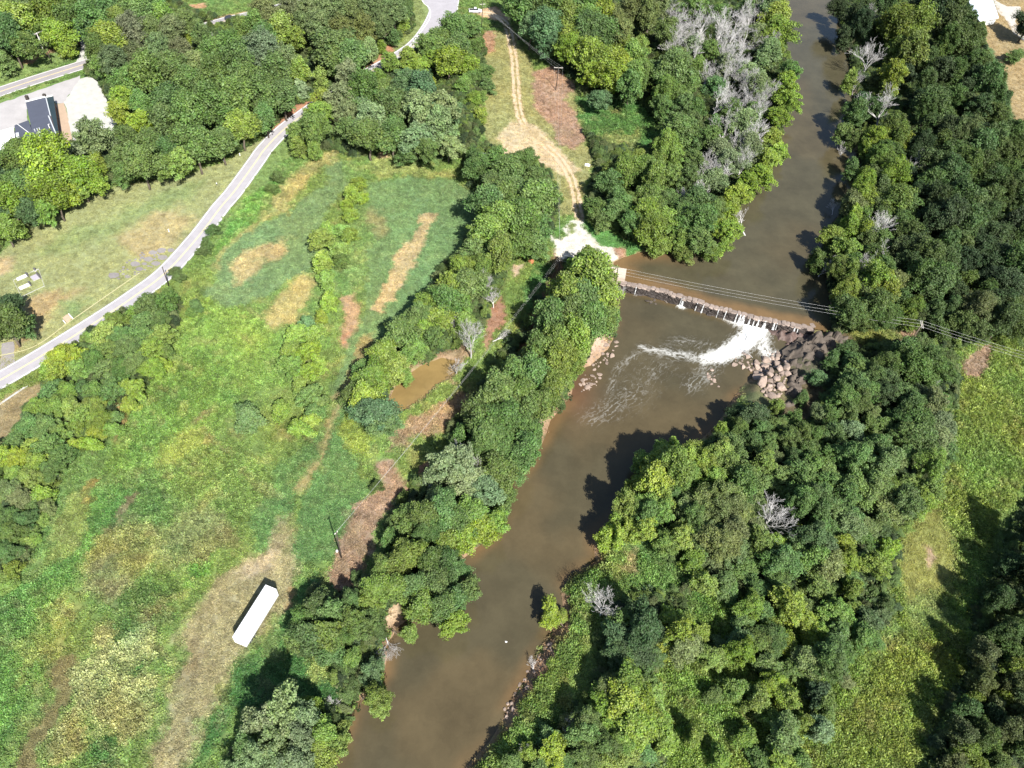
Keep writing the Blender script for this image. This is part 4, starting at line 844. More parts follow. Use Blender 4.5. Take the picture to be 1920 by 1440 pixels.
# ------------------------------------------------------------------ poles and wires
m_pole = surf('weathered_pole', (.16, .125, .10), .9, .25, 2.0); m_poled = surf('dark_creosote_pole', (.05, .042, .036), .9, .25, 2.0)
m_arm = surf('pale_crossarm', (.5, .47, .42), .8, .15, 2.0); m_wire = surf('aluminium_wire', (.5, .5, .48), .4, .05, 1.0, metal=.2); m_ins = surf('insulator', (.55, .56, .55), .3, .1, 4.0)
def pole(px, h, label, arms=(), rz=0.0, mat=m_pole, extras=(), arm_m=None):
    p = P(*px); z = float(ground_z(p[0], p[1])); p = P(px[0], px[1], z)
    e = tag(empty('utility_pole', p, rz), label, 'pole')
    MB().tube([(0, 0, -.3), (0, 0, h*.5), (0, 0, h)], [.17, .145, .115], 10).build('shaft', mat, e, True)
    tips = []
    for ah, al, off in arms:
        a = MB().box(-al/2, al/2, off-.06, off+.06, ah-.07, ah+.07).build('crossarm', arm_m or m_arm, e)
        for t in (-.46, 0 if al > 2 else .2, .46):
            MB().tube([(t*al, off, ah+.07), (t*al, off, ah+.3)], [.05, .035], 8).build('insulator', m_ins, a); tips.append((t*al, off, ah+.3))
    if 'can' in extras: MB().tube([(.32, 0, h-2.6), (.32, 0, h-1.6)], .24, 12).build('transformer', m_steel, e)
    if 'box' in extras: MB().box(-.6, -.2, -.2, .2, h-3.2, h-2.2).build('meter_box', m_wallw, e)
    R = Matrix.Rotation(rz, 4, 'Z')
    return e, [np.array(p)+np.array(R@Vector(t)) for t in tips], np.array(p)+np.array([0, 0, h])
def wire(a, b, sag, name, label, group, r=.016, n=16):
    pts = [tuple(np.array(a)+(np.array(b)-np.array(a))*t-np.array([0, 0, 4*sag*t*(1-t)])) for t in np.linspace(0, 1, n)]
    return tag(MB().tube(pts, r, 5).build(name, m_wire), label, 'wire', group)
dC = math.atan2(*(P(1727, 640)-P(1050, 520))[[1, 0]])
eC, tC, _ = pole((1704, 645), 8.4, 'wooden pole with double crossarm right of the dam under wires', ((8.1, 2.9, -.2), (8.1, 2.9, .2)), dC+math.pi/2)
eB, tB, _ = pole((1044, 528), 9.6, 'pole hidden in tree shadow below the sandy landing', ((9.2, 2.9, .12),), dC+math.pi/2, m_poled, arm_m=m_poled)
eA, tA, topA = pole((640, 1046), 11.5, 'dark leaning pole on the cut brush strip beside the meadow', ((11.0, .9, .1),), 1.0, m_poled)
eD, tD, topD = pole((903, 52), 10.8, 'pole behind the white pickup at the top of the dirt lane', ((9.8, 2.4, .12),), .35, m_poled)
eE, tE, topE = pole((1042, 169), 9.4, 'pole with white crossarm beside the pinkish dead brush', ((9.1, 3.4, .12),), .12, m_poled)
eF, tF, topF = pole((317, 537), 7.4, 'bare dark pole at the roadside casting a shadow on the road', (), 0, m_poled)
eG, tG, topG = pole((86, 106), 9.0, 'grey pole with transformer in the grass verge left of driveway', ((8.7, 2.2, .12),), 1.05, surf('silvery_pole', (.42, .41, .39), .85, .2, 2.0), ('can',))
eH, tH, topH = pole((97.5, 120), 6.5, 'short dark pole on the verge of the side road', (), 0, m_poled)
ups = ['nearest the dam', 'middle', 'farthest from the dam']
fr = P(2150, 735, 6)
def order(tips): return sorted(tips, key=lambda q: q[1]-q[0]*.2)
oc = order(tC[:3]); ob = order(tB)
for k in range(3):
    wire(ob[k], oc[k], 1.6, 'power_line', f'pale wire over the dam crest, {ups[k]} of three', 'power lines over the dam')
    far = oc[k]+(np.array([fr[0], fr[1], 8.0])-oc[1]); wire(oc[k], far, 1.2, 'power_line', f'pale wire running right from the double crossarm pole, {ups[k]}', 'power lines right of the dam')
for k in range(3):
    wire(tA[k], ob[k], 1.8, 'power_line', f'wire along the cut brush strip toward the landing, {("left", "middle", "right")[k]} of three', 'power lines along the brush strip', .010)
    t2 = order(tE)[k]; wire(ob[k], t2, 2.0, 'power_line', f'wire from shaded pole up to the white crossarm pole, {("left", "middle", "right")[k]}', 'power lines by the dirt lane', .013)
    wire(order(tD)[k], t2, 1.0, 'power_line', f'wire from pickup pole to white crossarm pole, {("left", "middle", "right")[k]}', 'power lines above the lane', .013)
ga = math.atan2(*(P(160, 108)-P(0, 160))[[1, 0]]); gv = np.array([math.cos(ga), math.sin(ga), 0])
for k, tp in enumerate(sorted(tG, key=lambda q: q[1])):
    nm = ('lower', 'middle', 'upper')[k]
    wire(tp, tp+gv*62+np.array([0, 0, .5]), 1.0, 'power_line', f'{nm} wire crossing the trees right of the transformer pole', 'power lines by the side road')
    wire(tp, tp-gv*50, 1.0, 'power_line', f'{nm} wire leaving the frame left of the transformer pole', 'power lines by the side road')
q = np.array(topG)-np.array([0, 0, 4.6]); wire(q, q+gv*40, .7, 'phone_line', 'low cable over the verge right of the transformer pole', 'phone cables'); wire(q, q-gv*48, .7, 'phone_line', 'low cable over the verge left of the transformer pole', 'phone cables')
p = P(911, 330); e = tag(empty('street_lamp', (p[0], p[1], 0)), 'pale metal lamp post among the trees at the field corner', 'lamp')
MB().tube([(0, 0, 0), (0, 0, 8.6)], [.1, .07], 8).build('post', m_steel, e); MB().tube([(0, 0, 8.5), (-.5, 0, 8.8), (-1.3, 0, 8.8)], .05, 6).build('arm', m_steel, e); MB().box(-1.75, -1.1, -.16, .16, 8.68, 8.84).build('lamp_head', m_wallw, e)

# ------------------------------------------------------------------ small things on the lawn
m_gran = surf('pale_granite', (.62, .61, .59), .6, .08, 3.0); m_grand = surf('dark_granite', (.09, .085, .095), .4, .2, 3.0); m_grang = surf('grey_granite', (.30, .28, .32), .6, .1, 3.0)
m_grank = surf('weathered_kerb', (.34, .34, .31), .8, .1, 2.0)
o = P(52, 524); gp = tag(empty('grave_plot_border', o), 'low pale kerb outlining the family grave plot on the lawn', 'kerb')
cor = rel([(24.5, 525), (72, 503.5), (83, 536), (40, 556)], .15, o)
for k in range(4):
    mb = MB(); bar(mb, cor[k], cor[(k+1) % 4], .10 if k % 2 else .2, -.05, .10); mb.build('kerb_side', m_grank, gp)
gd = PP([(24.5, 525)])[0]; ge = PP([(72, 503.5)])[0]; ga_ = math.atan2(*(ge-gd)[::-1])
for px, L, W, sm, hm, lab in (((41, 521), 2.6, 1.0, m_gran, m_grand, 'white ledger grave with dark headstone, upper left in the plot'), ((46, 538), 2.6, 1.1, m_gran, m_grand, 'white ledger grave with dark headstone, lower left in the plot'), ((66, 521), 1.6, 2.0, m_grang, m_grand, 'grey double ledger grave at the right side of plot')):
    p = P(*px); e = tag(empty('grave', (p[0], p[1], 0), ga_), lab, 'grave', 'graves in the plot')
    s_ = MB().box(-L/2, L/2, -W/2, W/2, -.05, .32).build('ledger_slab', sm, e); MB().box(-L/2-.12, L/2+.12, -W/2-.12, W/2+.12, -.06, .10).build('plinth', m_grank, e)
    MB().box(L/2+.1, L/2+.36, -W/2+.05, W/2-.05, -.05, .95).build('headstone', hm, e)
    MB().tube([(L/2+.2, -W/2-.3, 0), (L/2+.2, -W/2-.3, .4)], [.12, .16], 8).build('flower_vase', m_grand, e)
p = P(66, 507); e = tag(empty('grave_urn', (p[0], p[1], 0)), 'small dark stone urn on the top border of the grave plot', 'urn'); MB().tube([(0, 0, 0), (0, 0, .15), (0, 0, .3), (0, 0, .7), (0, 0, .85)], [.3, .3, .14, .32, .26], 12).build('bowl', m_grand, e); MB().box(-.4, .4, -.4, .4, -.05, .05).build('base', m_gran, e)
o = P(127, 597); e = tag(empty('sand_pad', o), 'small pinkish sand pad with white edging beside the road', 'pad'); MB().prism(rel([(117, 596), (126, 589), (136, 596), (126, 606)], .06, o), -.04, .06).build('sand_bed', surf('pink_sand', alb((226, 190, 158)), .95, .12, 1.5), e)
mb = MB(); bar(mb, rel([(128.5, 588)], .1, o)[0], rel([(136.5, 597)], .1, o)[0], .22, -.04, .16); mb.build('edging', m_wallw, e); mb = MB(); bar(mb, rel([(118, 600)], .1, o)[0], rel([(122.5, 606)], .1, o)[0], .2, -.04, .14); mb.build('edging', m_wallw, e)
for px, c, lab in (((317, 434.5), m_wallw, 'white marker post standing on the lawn above road'), ((420, 304), m_wallw, 'small white post at the wood edge beside the road'), ((407, 347.5), m_grand, 'small dark post on the lawn near the road bend'), ((450, 292), m_gran, 'small pale post nearest the road at the wood edge')):
    p = P(*px); e = tag(empty('marker_post', (p[0], p[1], 0)), lab, 'post'); MB().tube([(0, 0, -.1), (0, 0, .8)], [.16, .14], 8).build('shaft', c, e); MB().tube([(0, 0, .8), (0, 0, .9), (0, 0, .98)], [.2, .2, .06], 8).build('cap', m_gran, e)
p = P(119, 111.5); e = tag(empty('mailbox', (p[0], p[1], 0)), 'dark mailbox beside the side road near the driveway', 'mailbox'); MB().box(-.06, .06, -.06, .06, -.1, 1.0).build('post', m_dark, e); MB().box(-.5, .5, -.3, .3, 1.0, 1.55).build('box', m_grang, e)
p = P(1101, 311); e = tag(link('white_slab', MB().prism([(-.9, -.5), (.8, -.6), (1.0, .3), (.1, .75), (-.8, .5)], -.05, .35).mesh('white_slab', m_roofw), None, (p[0], p[1], float(ground_z(p[0], p[1])))), 'small white slab lying on straw right of the dirt lane', 'slab')
p = P(949, 1203.5, Z_DN); tag(link('floating_board', MB().prism([(-.22, -.13), (.2, -.16), (.24, .12), (-.2, .16)], -.05, .06).mesh('floating_board', m_roofw), None, (p[0], p[1], Z_DN)), 'small white board floating in the lower river', 'debris')
p = P(632, 1034); tag(link('white_bucket', MB().tube([(0, 0, -.05), (0, 0, .3), (0, 0, .6)], [.2, .26, .24], 10).mesh('white_bucket', m_wallw), None, (p[0], p[1], float(ground_z(p[0], p[1])))), 'whitish barrel at the foot of the dark leaning pole', 'barrel')

# ------------------------------------------------------------------ plants: meshes
def leaves_mesh(name, ctr, nrm, size, lv, mat):
    """rhombic leaf sprays at ctr, facing nrm"""
    n = len(ctr); nrm = nrm/np.linalg.norm(nrm, axis=1)[:, None]
    r = RNG.normal(size=(n, 3)); u = np.cross(nrm, r); u /= np.linalg.norm(u, axis=1)[:, None]; v = np.cross(nrm, u)
    s = size[:, None]; fold = nrm*s*RNG.uniform(-.25, .3, (n, 1))
    Vv = np.stack([ctr-u*s, ctr-v*s*.62+fold, ctr+u*s, ctr+v*s*.62+fold], 1).reshape(-1, 3)
    me = mesh_np(name, Vv, np.arange(4*n).reshape(n, 4), [mat])
    c4 = np.ones((n, 4, 4), np.float32); c4[:, :, :3] = lv[:, None, :]
    me.color_attributes.new('lv', 'FLOAT_COLOR', 'CORNER').data.foreach_set('color', c4.ravel())
    return me
H0 = 2.6
def crown_mesh(name, style, seed, mat):
    rg = np.random.default_rng(seed)
    if style == 'broad': nl, lr, per, ls, zc, sz, sx = 60, (.14, .36), 150, (.036, .072), .60, .36, .80
    elif style == 'fine': nl, lr, per, ls, zc, sz, sx = 74, (.12, .28), 150, (.028, .055), .62, .35, .82
    elif style == 'loose': nl, lr, per, ls, zc, sz, sx = 46, (.13, .28), 125, (.034, .07), .60, .37, .88
    else: nl, lr, per, ls, zc, sz, sx = 38, (.16, .36), 125, (.042, .085), .38, .42, .78
    C_ = []; N_ = []; S_ = []; L_ = []
    for k in range(nl):
        t = (k+.5)/nl; cz = 1-1.55*t*rg.uniform(.85, 1.1); ph = k*2.39996+rg.uniform(-.5, .5); rr = math.sqrt(max(0, 1-min(1, abs(cz))**2))
        rad = rg.uniform(.45, 1.12)
        c_ = np.array([rr*math.cos(ph)*sx*rad, rr*math.sin(ph)*sx*rad, (zc+cz*sz*rg.uniform(.8, 1.08))*H0])
        r_ = rg.uniform(*lr); m_ = int(per*(r_/np.mean(lr))**1.6)
        d = rg.normal(size=(m_, 3)); d /= np.linalg.norm(d, axis=1)[:, None]; d[:, 2] = np.where(d[:, 2] < -.35, -d[:, 2], d[:, 2])
        p = c_+d*(r_*rg.uniform(.3, 1.25, (m_, 1)))*np.array([1, 1, .8])
        C_.append(p); N_.append(d*.38+np.array([0, 0, .75])+rg.normal(size=(m_, 3))*.5); S_.append(rg.uniform(*ls, m_))
        tone = rg.uniform(.25, .75); L_.append(np.stack([np.clip(tone+rg.normal(size=m_)*.2, 0, 1), np.clip(rg.uniform(.3, .7)+rg.normal(size=m_)*.15, 0, 1), rg.uniform(0, 1, m_)], 1))
    m_ = int(nl*per*.28); d = rg.normal(size=(m_, 3)); d /= np.linalg.norm(d, axis=1)[:, None]   # inner leaves
    p = d*rg.uniform(.2, .8, (m_, 1))*np.array([sx, sx, sz*H0])+np.array([0, 0, zc*H0])
    C_.append(p); N_.append(d+rg.normal(size=(m_, 3))); S_.append(rg.uniform(*ls, m_)*1.15); L_.append(np.stack([np.full(m_, .35), np.full(m_, .5), rg.uniform(0, 1, m_)], 1))
    c_ = np.vstack(C_); an_ = np.arctan2(c_[:, 1], c_[:, 0]); c_[:, :2] *= (1+.20*np.sin(an_*2+seed)+.14*np.sin(an_*3+seed*2.3)+.08*np.sin(an_*7+seed))[:, None]; c_[:, 2] = np.maximum(c_[:, 2], .04)
    return leaves_mesh(name, c_, np.vstack(N_), np.concatenate(S_), np.vstack(L_), mat)
def trunk_mesh(seed, mat, low=False):
    r = random.Random(seed); mb = MB(); top = H0*.62 if not low else H0*.3
    pts = [(r.uniform(-.03, .03)*i, r.uniform(-.03, .03)*i, -.12+(top+.12)*i/4) for i in range(5)]
    mb.tube(pts, [.075, .06, .05, .04, .025], 7)
    for k in range(7):
        a = k*2.4+r.uniform(-.3, .3); z = top*r.uniform(.45, .95); L = r.uniform(.45, .75)
        mb.tube([(0, 0, z), (math.cos(a)*L*.5, math.sin(a)*L*.5, z+.2), (math.cos(a)*L, math.sin(a)*L, z+r.uniform(.3, .55))], [.032, .02, .008], 5)
    return mb.mesh('trunk', mat, True)
def bare_mesh(seed, mat, spread=.55, depth=5):
    """leafless tree: trunk mesh and branch mesh"""
    r = random.Random(seed); T = MB(); Bm = MB()
    def grow(mb, p, d, L, rad, lev):
        n = 3; pts = [p]; rs = [rad]
        for i in range(n):
            d = (d+Vector((r.gauss(0, .16), r.gauss(0, .16), r.gauss(.03, .1)))).normalized(); p = p+d*L/n; pts.append(p); rs.append(max(.0034, rad*(1-.42*(i+1)/n)))
        mb.tube(pts if lev < 4 else pts[::3], rs if lev < 4 else rs[::3], 5 if lev < 2 else 3, cap=False)
        if lev >= depth: return
        k = r.randint(3, 4) if lev else r.randint(6, 8)
        for i in range(k):
            t = r.uniform(.35, 1.0) if i else 1.0; j = min(int(t*n), n-1); q = pts[j]+(pts[j+1]-pts[j])*(t*n-j)
            a = r.uniform(0, 6.283); nd = (d+Vector((math.cos(a), math.sin(a), r.uniform(-.15, .35)))*r.uniform(spread*.7, spread*1.5)).normalized()
            grow(Bm, q, nd, L*r.uniform(.5, .78), max(.0036, rs[-1]*r.uniform(.5, .78)), lev+1)
    grow(T, Vector((0, 0, -.1)), Vector((0, 0, 1)), 1.15, .07, 0)
    return T.mesh('trunk', mat, True), Bm.mesh('branches', mat, True)
m_leaf = leafmat('leaves'); m_leafi = leafmat('leaves_mass', True); m_bark = surf('grey_brown_bark', (.11, .09, .07), .9, .3, 3.0); m_barkw = surf('pale_dead_wood', (.42, .41, .40), .85, .25, 3.0, objvar=.2)
STY = {'d': 'broad', 'm': 'broad', 'l': 'broad', 'y': 'broad', 'o': 'fine', 'g': 'loose', 'b': 'broad', 'p': 'fine'}
CROWN = {s: [crown_mesh('crown', s, 100+17*i+len(s), m_leaf) for i in range(4)] for s in ('broad', 'fine', 'loose', 'shrub')}
TRUNK = [trunk_mesh(i, m_bark) for i in range(3)]; STEM = [trunk_mesh(9+i, m_bark, True) for i in range(2)]; BARE = [bare_mesh(40+i, m_barkw, .5+.1*(i % 3)) for i in range(5)]
PAL = {'d': (.062, .098, .044), 'm': (.094, .146, .048), 'l': (.140, .198, .050), 'y': (.162, .216, .042), 'o': (.118, .148, .060), 'g': (.150, .196, .100), 'b': (.088, .150, .068), 'p': (.112, .136, .074)}
CNAME = {'d': 'dark green', 'm': 'mid green', 'l': 'bright green', 'y': 'yellow-green', 'o': 'olive green', 'g': 'grey-green', 'b': 'blue-green', 'p': 'dull olive'}
ORD = ['nearest', 'second', 'third', 'fourth', 'fifth', 'sixth', 'seventh', 'eighth', 'ninth', 'tenth', 'eleventh', 'twelfth']
def ordn(i): return ORD[i] if i < 12 else f'{i+1}{"th" if 10 < (i+1) % 100 < 14 else {1: "st", 2: "nd", 3: "rd"}.get((i+1) % 10, "th")}'

# ------------------------------------------------------------------ plants: where each crown stands (x y radius kind, in photo pixels)
STANDS = [
 ('the wood above the side road', 'the gravel driveway', (155, 70), 3.0, '25 35 28 l,60 15 26 o,100 25 26 l,20 75 24 m,50 90 20 m,5 108 16 m,105 58 22 y,130 30 24 m,168 30 26 m,162 56 17 b,205 18 24 m,242 10 22 m,278 8 20 m,120 78 15 y,75 42 20 l,-15 60 26 m,-15 20 26 o,140 8 22 m,190 48 20 m,225 40 20 l'),
 ('the wood right of the gravel yard', 'the gravel yard', (190, 190), 3.0, '184 92 22 m,208 76 26 l,246 66 26 p,286 56 26 o,322 60 26 p,346 40 22 o,300 28 22 l,352 66 13 y,216 120 24 p,256 110 24 p,300 100 26 o,340 100 24 p,384 76 19 m,190 124 18 l,236 150 26 m,280 150 28 m,326 132 26 m,366 122 24 o,402 100 26 m,432 84 24 m,462 100 24 m,446 132 28 m,402 150 28 m,356 166 24 m,312 186 28 m,266 190 22 m,232 190 18 y,226 220 18 y,266 226 20 y,310 232 28 m,356 226 30 m,402 206 30 m,446 190 30 m,450 234 26 l,412 262 26 m,366 276 28 m,322 282 24 m,282 266 22 m,242 262 18 m,226 300 20 m,266 310 26 m,310 314 20 l,342 314 20 l,232 328 18 m,215 60 22 m,260 30 24 m'),
 ('the trees below the store', 'the store', (75, 255), 3.0, '36 288 26 m,8 302 20 d,90 312 36 y,146 330 26 y,180 302 16 y,182 344 18 y,60 346 26 m,26 342 22 m,100 366 26 y,20 386 22 y,56 396 20 d,86 400 18 l,4 422 22 l,32 424 14 l,176 262 26 g,62 290 18 l,130 290 18 g,-20 350 26 m,-20 400 24 d,130 370 18 y,150 352 18 l'),
 ('the lawn edge at left', 'the grave plot', (52, 524), 2.4, '12 606 34 m,44 612 20 m,-25 590 26 d,20 575 18 d'),
 ('the wood inside the road bend', 'the road bend', (575, 190), 3.0, '500 30 24 o,540 20 24 p,580 20 24 o,620 15 24 o,660 12 22 o,700 20 24 o,740 25 22 o,760 15 14 m,756 40 12 l,496 76 22 m,526 50 26 l,552 76 20 l,570 50 18 o,600 60 26 o,640 55 26 o,682 65 26 o,716 50 22 o,736 62 14 m,500 110 28 p,536 125 24 g,626 86 38 m,660 110 28 m,626 122 22 m,692 100 17 g,716 86 9 y,520 150 28 m,562 158 16 g,496 176 30 m,530 180 26 m,562 136 22 l,600 146 16 l,496 216 24 m,470 240 18 m,470 150 26 m,480 55 22 m,455 60 20 l'),
 ('the grove between road and field', 'the lamp post', (908, 325), 2.7, '604 182 20 y,586 202 16 y,604 216 18 l,556 250 18 m,590 250 24 m,652 152 22 g,642 186 24 g,682 176 28 m,722 168 24 m,692 216 34 g,652 216 24 g,736 206 26 m,762 168 24 b,792 182 28 b,782 216 30 g,822 196 30 g,826 236 30 g,782 256 28 g,736 250 28 m,692 256 28 m,656 252 20 m,842 270 22 g,802 288 20 m,762 288 18 m,846 204 20 b,560 275 14 l,590 280 14 l'),
 ('the trees under the road junction', 'the white pickup', (892, 20), 2.4, '766 110 20 l,800 92 20 m,822 78 24 m,850 62 24 m,874 52 20 m,860 92 26 m,893 82 14 m,812 106 20 y,842 116 26 y,872 116 22 y,786 130 18 y,732 118 18 l,886 136 16 m,906 126 16 m,914 156 14 m,890 180 14 y,900 210 14 y,870 150 16 l,800 150 16 y,710 140 14 l,905 180 10 l'),
 ('the tree belt beside the field', 'the ochre pond', (790, 720), 2.6, '895 312 20 m,930 300 20 m,950 330 24 m,886 292 12 m,985 302 18 m,1000 330 18 m,962 360 26 m,1000 380 26 m,1024 362 20 m,975 420 28 m,1010 430 20 m,1000 460 20 m,970 465 20 m,915 390 28 m,942 375 26 m,942 422 28 l,917 442 24 l,950 447 22 l,890 465 20 m,937 480 24 l,865 502 18 l,885 520 16 m,850 540 20 l,880 542 22 m,825 552 18 l,838 572 22 m,800 572 18 l,787 600 20 m,817 597 22 l,797 620 20 l,755 632 22 m,775 655 20 l,812 637 18 m,720 667 22 l,740 687 20 l,700 705 22 l,725 707 16 l,687 747 24 y,662 737 16 m,705 777 24 b,720 795 20 b,680 690 14 m,860 560 18 l,870 600 16 l,905 500 18 l,925 350 22 m,760 700 12 l'),
 ('the tree belt along the left bank', 'the dam', (1165, 530), 3.6, '1102 488 17 l,1106 502 22 l,1086 514 20 l,1110 532 28 l,1090 562 26 m,1130 552 22 l,1060 562 24 l,1036 578 20 l,1030 612 22 m,1066 602 24 m,1100 602 26 m,1134 596 20 m,1148 572 15 m,1040 650 26 l,1075 636 24 l,1010 666 22 m,1045 685 22 l,1075 680 18 l,1000 702 24 m,1035 722 22 l,980 736 24 m,1015 756 22 m,930 746 24 m,905 778 24 m,942 782 24 m,955 752 20 m,862 810 16 m,905 815 24 m,937 815 22 m,950 845 22 m,905 840 20 m,980 800 20 m,985 840 22 m,1005 800 16 m,1075 585 18 l,1055 620 18 l,1110 570 18 l,960 710 20 m,990 770 20 m'),
 ('the pale trees on the left bank', 'the dark pole', (640, 1046), 2.9, '842 876 28 g,870 876 24 g,880 902 26 g,910 916 24 g,930 886 24 m,955 880 20 m,950 910 16 m,762 970 20 m,797 976 24 m,830 960 24 m,855 978 24 m,885 960 22 l,905 980 24 y,930 972 20 l,870 1002 22 y,840 1012 22 l,805 1000 20 m,730 1008 16 m,755 1050 22 l,780 1046 20 l,805 1062 22 m,835 1052 22 m,855 1066 20 m,717 1068 20 l,940 940 16 m,820 930 18 g'),
 ('the lower left bank', 'the white trailer', (480, 1150), 3.3, '705 1100 22 l,742 1100 22 l,780 1095 24 m,817 1092 24 m,855 1110 24 m,880 1100 18 m,830 1135 22 m,850 1160 20 y,792 1130 22 l,767 1176 14 l,692 1125 18 l,695 1150 16 m,592 1138 22 m,620 1152 20 m,567 1162 18 m,655 1128 18 m,660 1162 20 m,680 1176 18 m,580 1192 24 m,612 1192 22 l,635 1200 18 m,555 1200 16 m,697 1250 20 b,705 1272 14 l,705 1298 20 l,712 1318 15 l,585 1320 14 y,530 1342 30 g,505 1362 28 g,555 1350 26 g,562 1380 24 g,517 1392 28 g,605 1372 22 l,630 1392 18 l,595 1405 22 l,492 1425 26 g,555 1425 24 g,470 1400 22 m,600 1440 20 l,450 1440 22 g,640 1360 14 l,620 1225 16 m,660 1230 14 l'),
 ('the hedgerow through the meadow', 'the lone meadow bush', (465, 785), 2.3, '610 425 16 l,640 425 14 l,600 450 18 l,635 460 16 l,655 436 12 l,605 490 16 l,640 486 12 m,610 520 16 l,616 560 16 y,602 590 12 y,576 602 14 b,556 626 18 l,590 626 16 l,546 656 16 l,580 660 18 y,606 642 12 l,546 690 18 l,580 696 18 y,600 682 14 y,562 720 16 l,582 740 18 m,602 756 13 m,526 766 15 y,562 800 16 y,580 788 13 y,590 770 15 m,660 362 13 y,672 342 11 y,656 400 11 y,465 785 23 b,680 365 10 y,650 380 10 y'),
 ('the hedge along the left road', 'the roadside pole', (315, 535), 2.2, '282 580 20 m,312 572 18 m,250 586 14 l,295 600 20 m,270 610 20 m,215 606 18 l,200 626 20 l,225 630 18 m,300 630 20 l,270 636 20 m,312 656 14 l,212 656 20 m,245 656 20 m,282 660 18 y,165 630 10 l,117 676 20 y,140 666 18 y,87 692 16 y,112 698 18 y,140 692 18 l,175 678 18 m,200 690 20 m,225 688 20 m,255 686 18 m,287 692 18 y,185 650 14 m,265 580 14 m,305 680 12 y'),
 ('the hedge below the left road', 'the gutter strip', (40, 730), 2.2, '100 736 18 m,125 736 18 l,150 730 16 m,175 732 16 m,210 730 20 m,250 730 18 y,75 770 18 l,105 766 20 l,137 766 18 l,175 762 20 l,160 778 18 l,187 786 18 l,212 782 12 m,207 802 14 l,180 806 16 y,57 800 20 m,87 802 20 m,112 812 18 m,145 800 14 y,140 832 14 y,170 830 14 y,32 830 18 m,62 836 18 l,92 840 20 m,112 860 18 m,240 755 14 y,125 845 14 m'),
 ('the hedge at the left edge', 'the gutter strip', (40, 730), 2.2, '10 860 20 y,37 862 20 y,67 870 20 l,95 882 18 m,25 890 18 l,57 896 18 l,85 906 14 l,75 928 16 y,20 920 20 o,37 932 18 o,85 946 16 o,15 970 20 m,45 976 18 m,75 970 12 l,25 996 20 m,55 990 14 m,15 1032 18 m,37 1028 14 m,45 1012 12 l,20 1066 16 l,5 1080 14 l,10 1096 12 l,-15 900 20 m,-15 1000 20 m,60 945 16 m,60 1010 10 l'),
 ('the roadside by the meadow', 'the roadside pole', (315, 535), 1.9, '398 428 10 m,386 456 12 m,380 471 9 m,328 508 10 m,337 521 9 m,316 547 8 m,306 562 8 m,366 570 11 m,358 586 8 l,705 910 11 m,732 1002 13 m,700 730 8 m,520 330 10 m,510 350 10 m'),
 ('the wood above the dirt lane', 'the white pickup', (892, 20), 3.0, '977 15 26 m,1005 15 26 m,1035 15 26 m,1065 12 26 m,1100 15 28 m,1122 12 20 l,997 44 22 b,1022 64 22 b,1032 86 18 b,1067 38 24 l,1100 42 26 l,1130 38 22 y,1072 70 24 l,1100 72 24 m,1130 68 24 m,1160 62 24 o,1067 100 20 y,1100 112 22 y,1130 115 24 y,1160 120 24 y,1185 112 22 l,1197 90 18 l,1172 88 20 l,1185 20 26 o,1222 15 26 o,1210 42 22 o,1112 145 18 y,1147 150 22 y,1185 150 22 l,1125 184 17 b,1180 172 20 m,1205 150 18 m,960 -5 20 m'),
 ('the wood around the bare trees', 'the dam', (1165, 530), 2.9, '1232 132 18 m,1260 142 26 m,1292 150 22 m,1247 180 20 l,1272 180 20 m,1242 202 18 m,1280 208 18 m,1302 212 18 m,1272 240 24 m,1297 238 20 m,1310 258 18 m,1247 282 20 l,1260 296 18 l,1172 300 14 l,1197 296 14 l,1140 316 15 l,1172 326 22 l,1205 326 22 l,1140 350 18 m,1222 346 22 l,1235 302 16 l,1330 92 18 m,1345 150 16 b,1310 120 15 l,1420 172 18 g,1390 232 20 g,1370 300 20 g,1440 102 20 g,1330 262 18 m,1350 282 18 g,1400 282 20 g,1270 110 18 m,1250 70 18 o,1300 20 20 m,1260 330 20 m,1300 300 18 m,1290 340 18 m,1340 340 18 g,1300 80 16 g,1360 120 16 g,1400 130 18 g,1420 60 18 g,1370 200 18 m,1410 210 16 m,1340 230 16 m,1440 20 18 g,1400 15 16 m,1350 15 16 m'),
 ('the millpond left bank', 'the dam', (1165, 530), 2.5, '1455 30 22 y,1460 60 24 y,1450 95 18 y,1480 140 18 m,1470 166 20 y,1480 190 18 y,1460 216 18 y,1450 250 16 y,1464 275 16 y,1440 300 18 y,1430 328 20 y,1402 345 18 y,1382 366 18 y,1366 390 16 y,1352 422 20 y,1366 436 18 y,1360 452 14 y,1335 464 14 l,1372 380 14 y,1120 388 20 m,1125 406 16 m,1160 380 22 m,1185 376 20 m,1217 376 24 l,1210 410 24 l,1185 420 20 m,1222 432 24 l,1242 416 20 l,1240 455 16 l,1277 398 22 m,1280 446 18 l,1285 466 15 l,1305 386 22 m,1310 418 24 m,1310 455 20 m,1335 398 20 m,1255 376 20 m,1150 400 18 m,1445 5 18 y'),
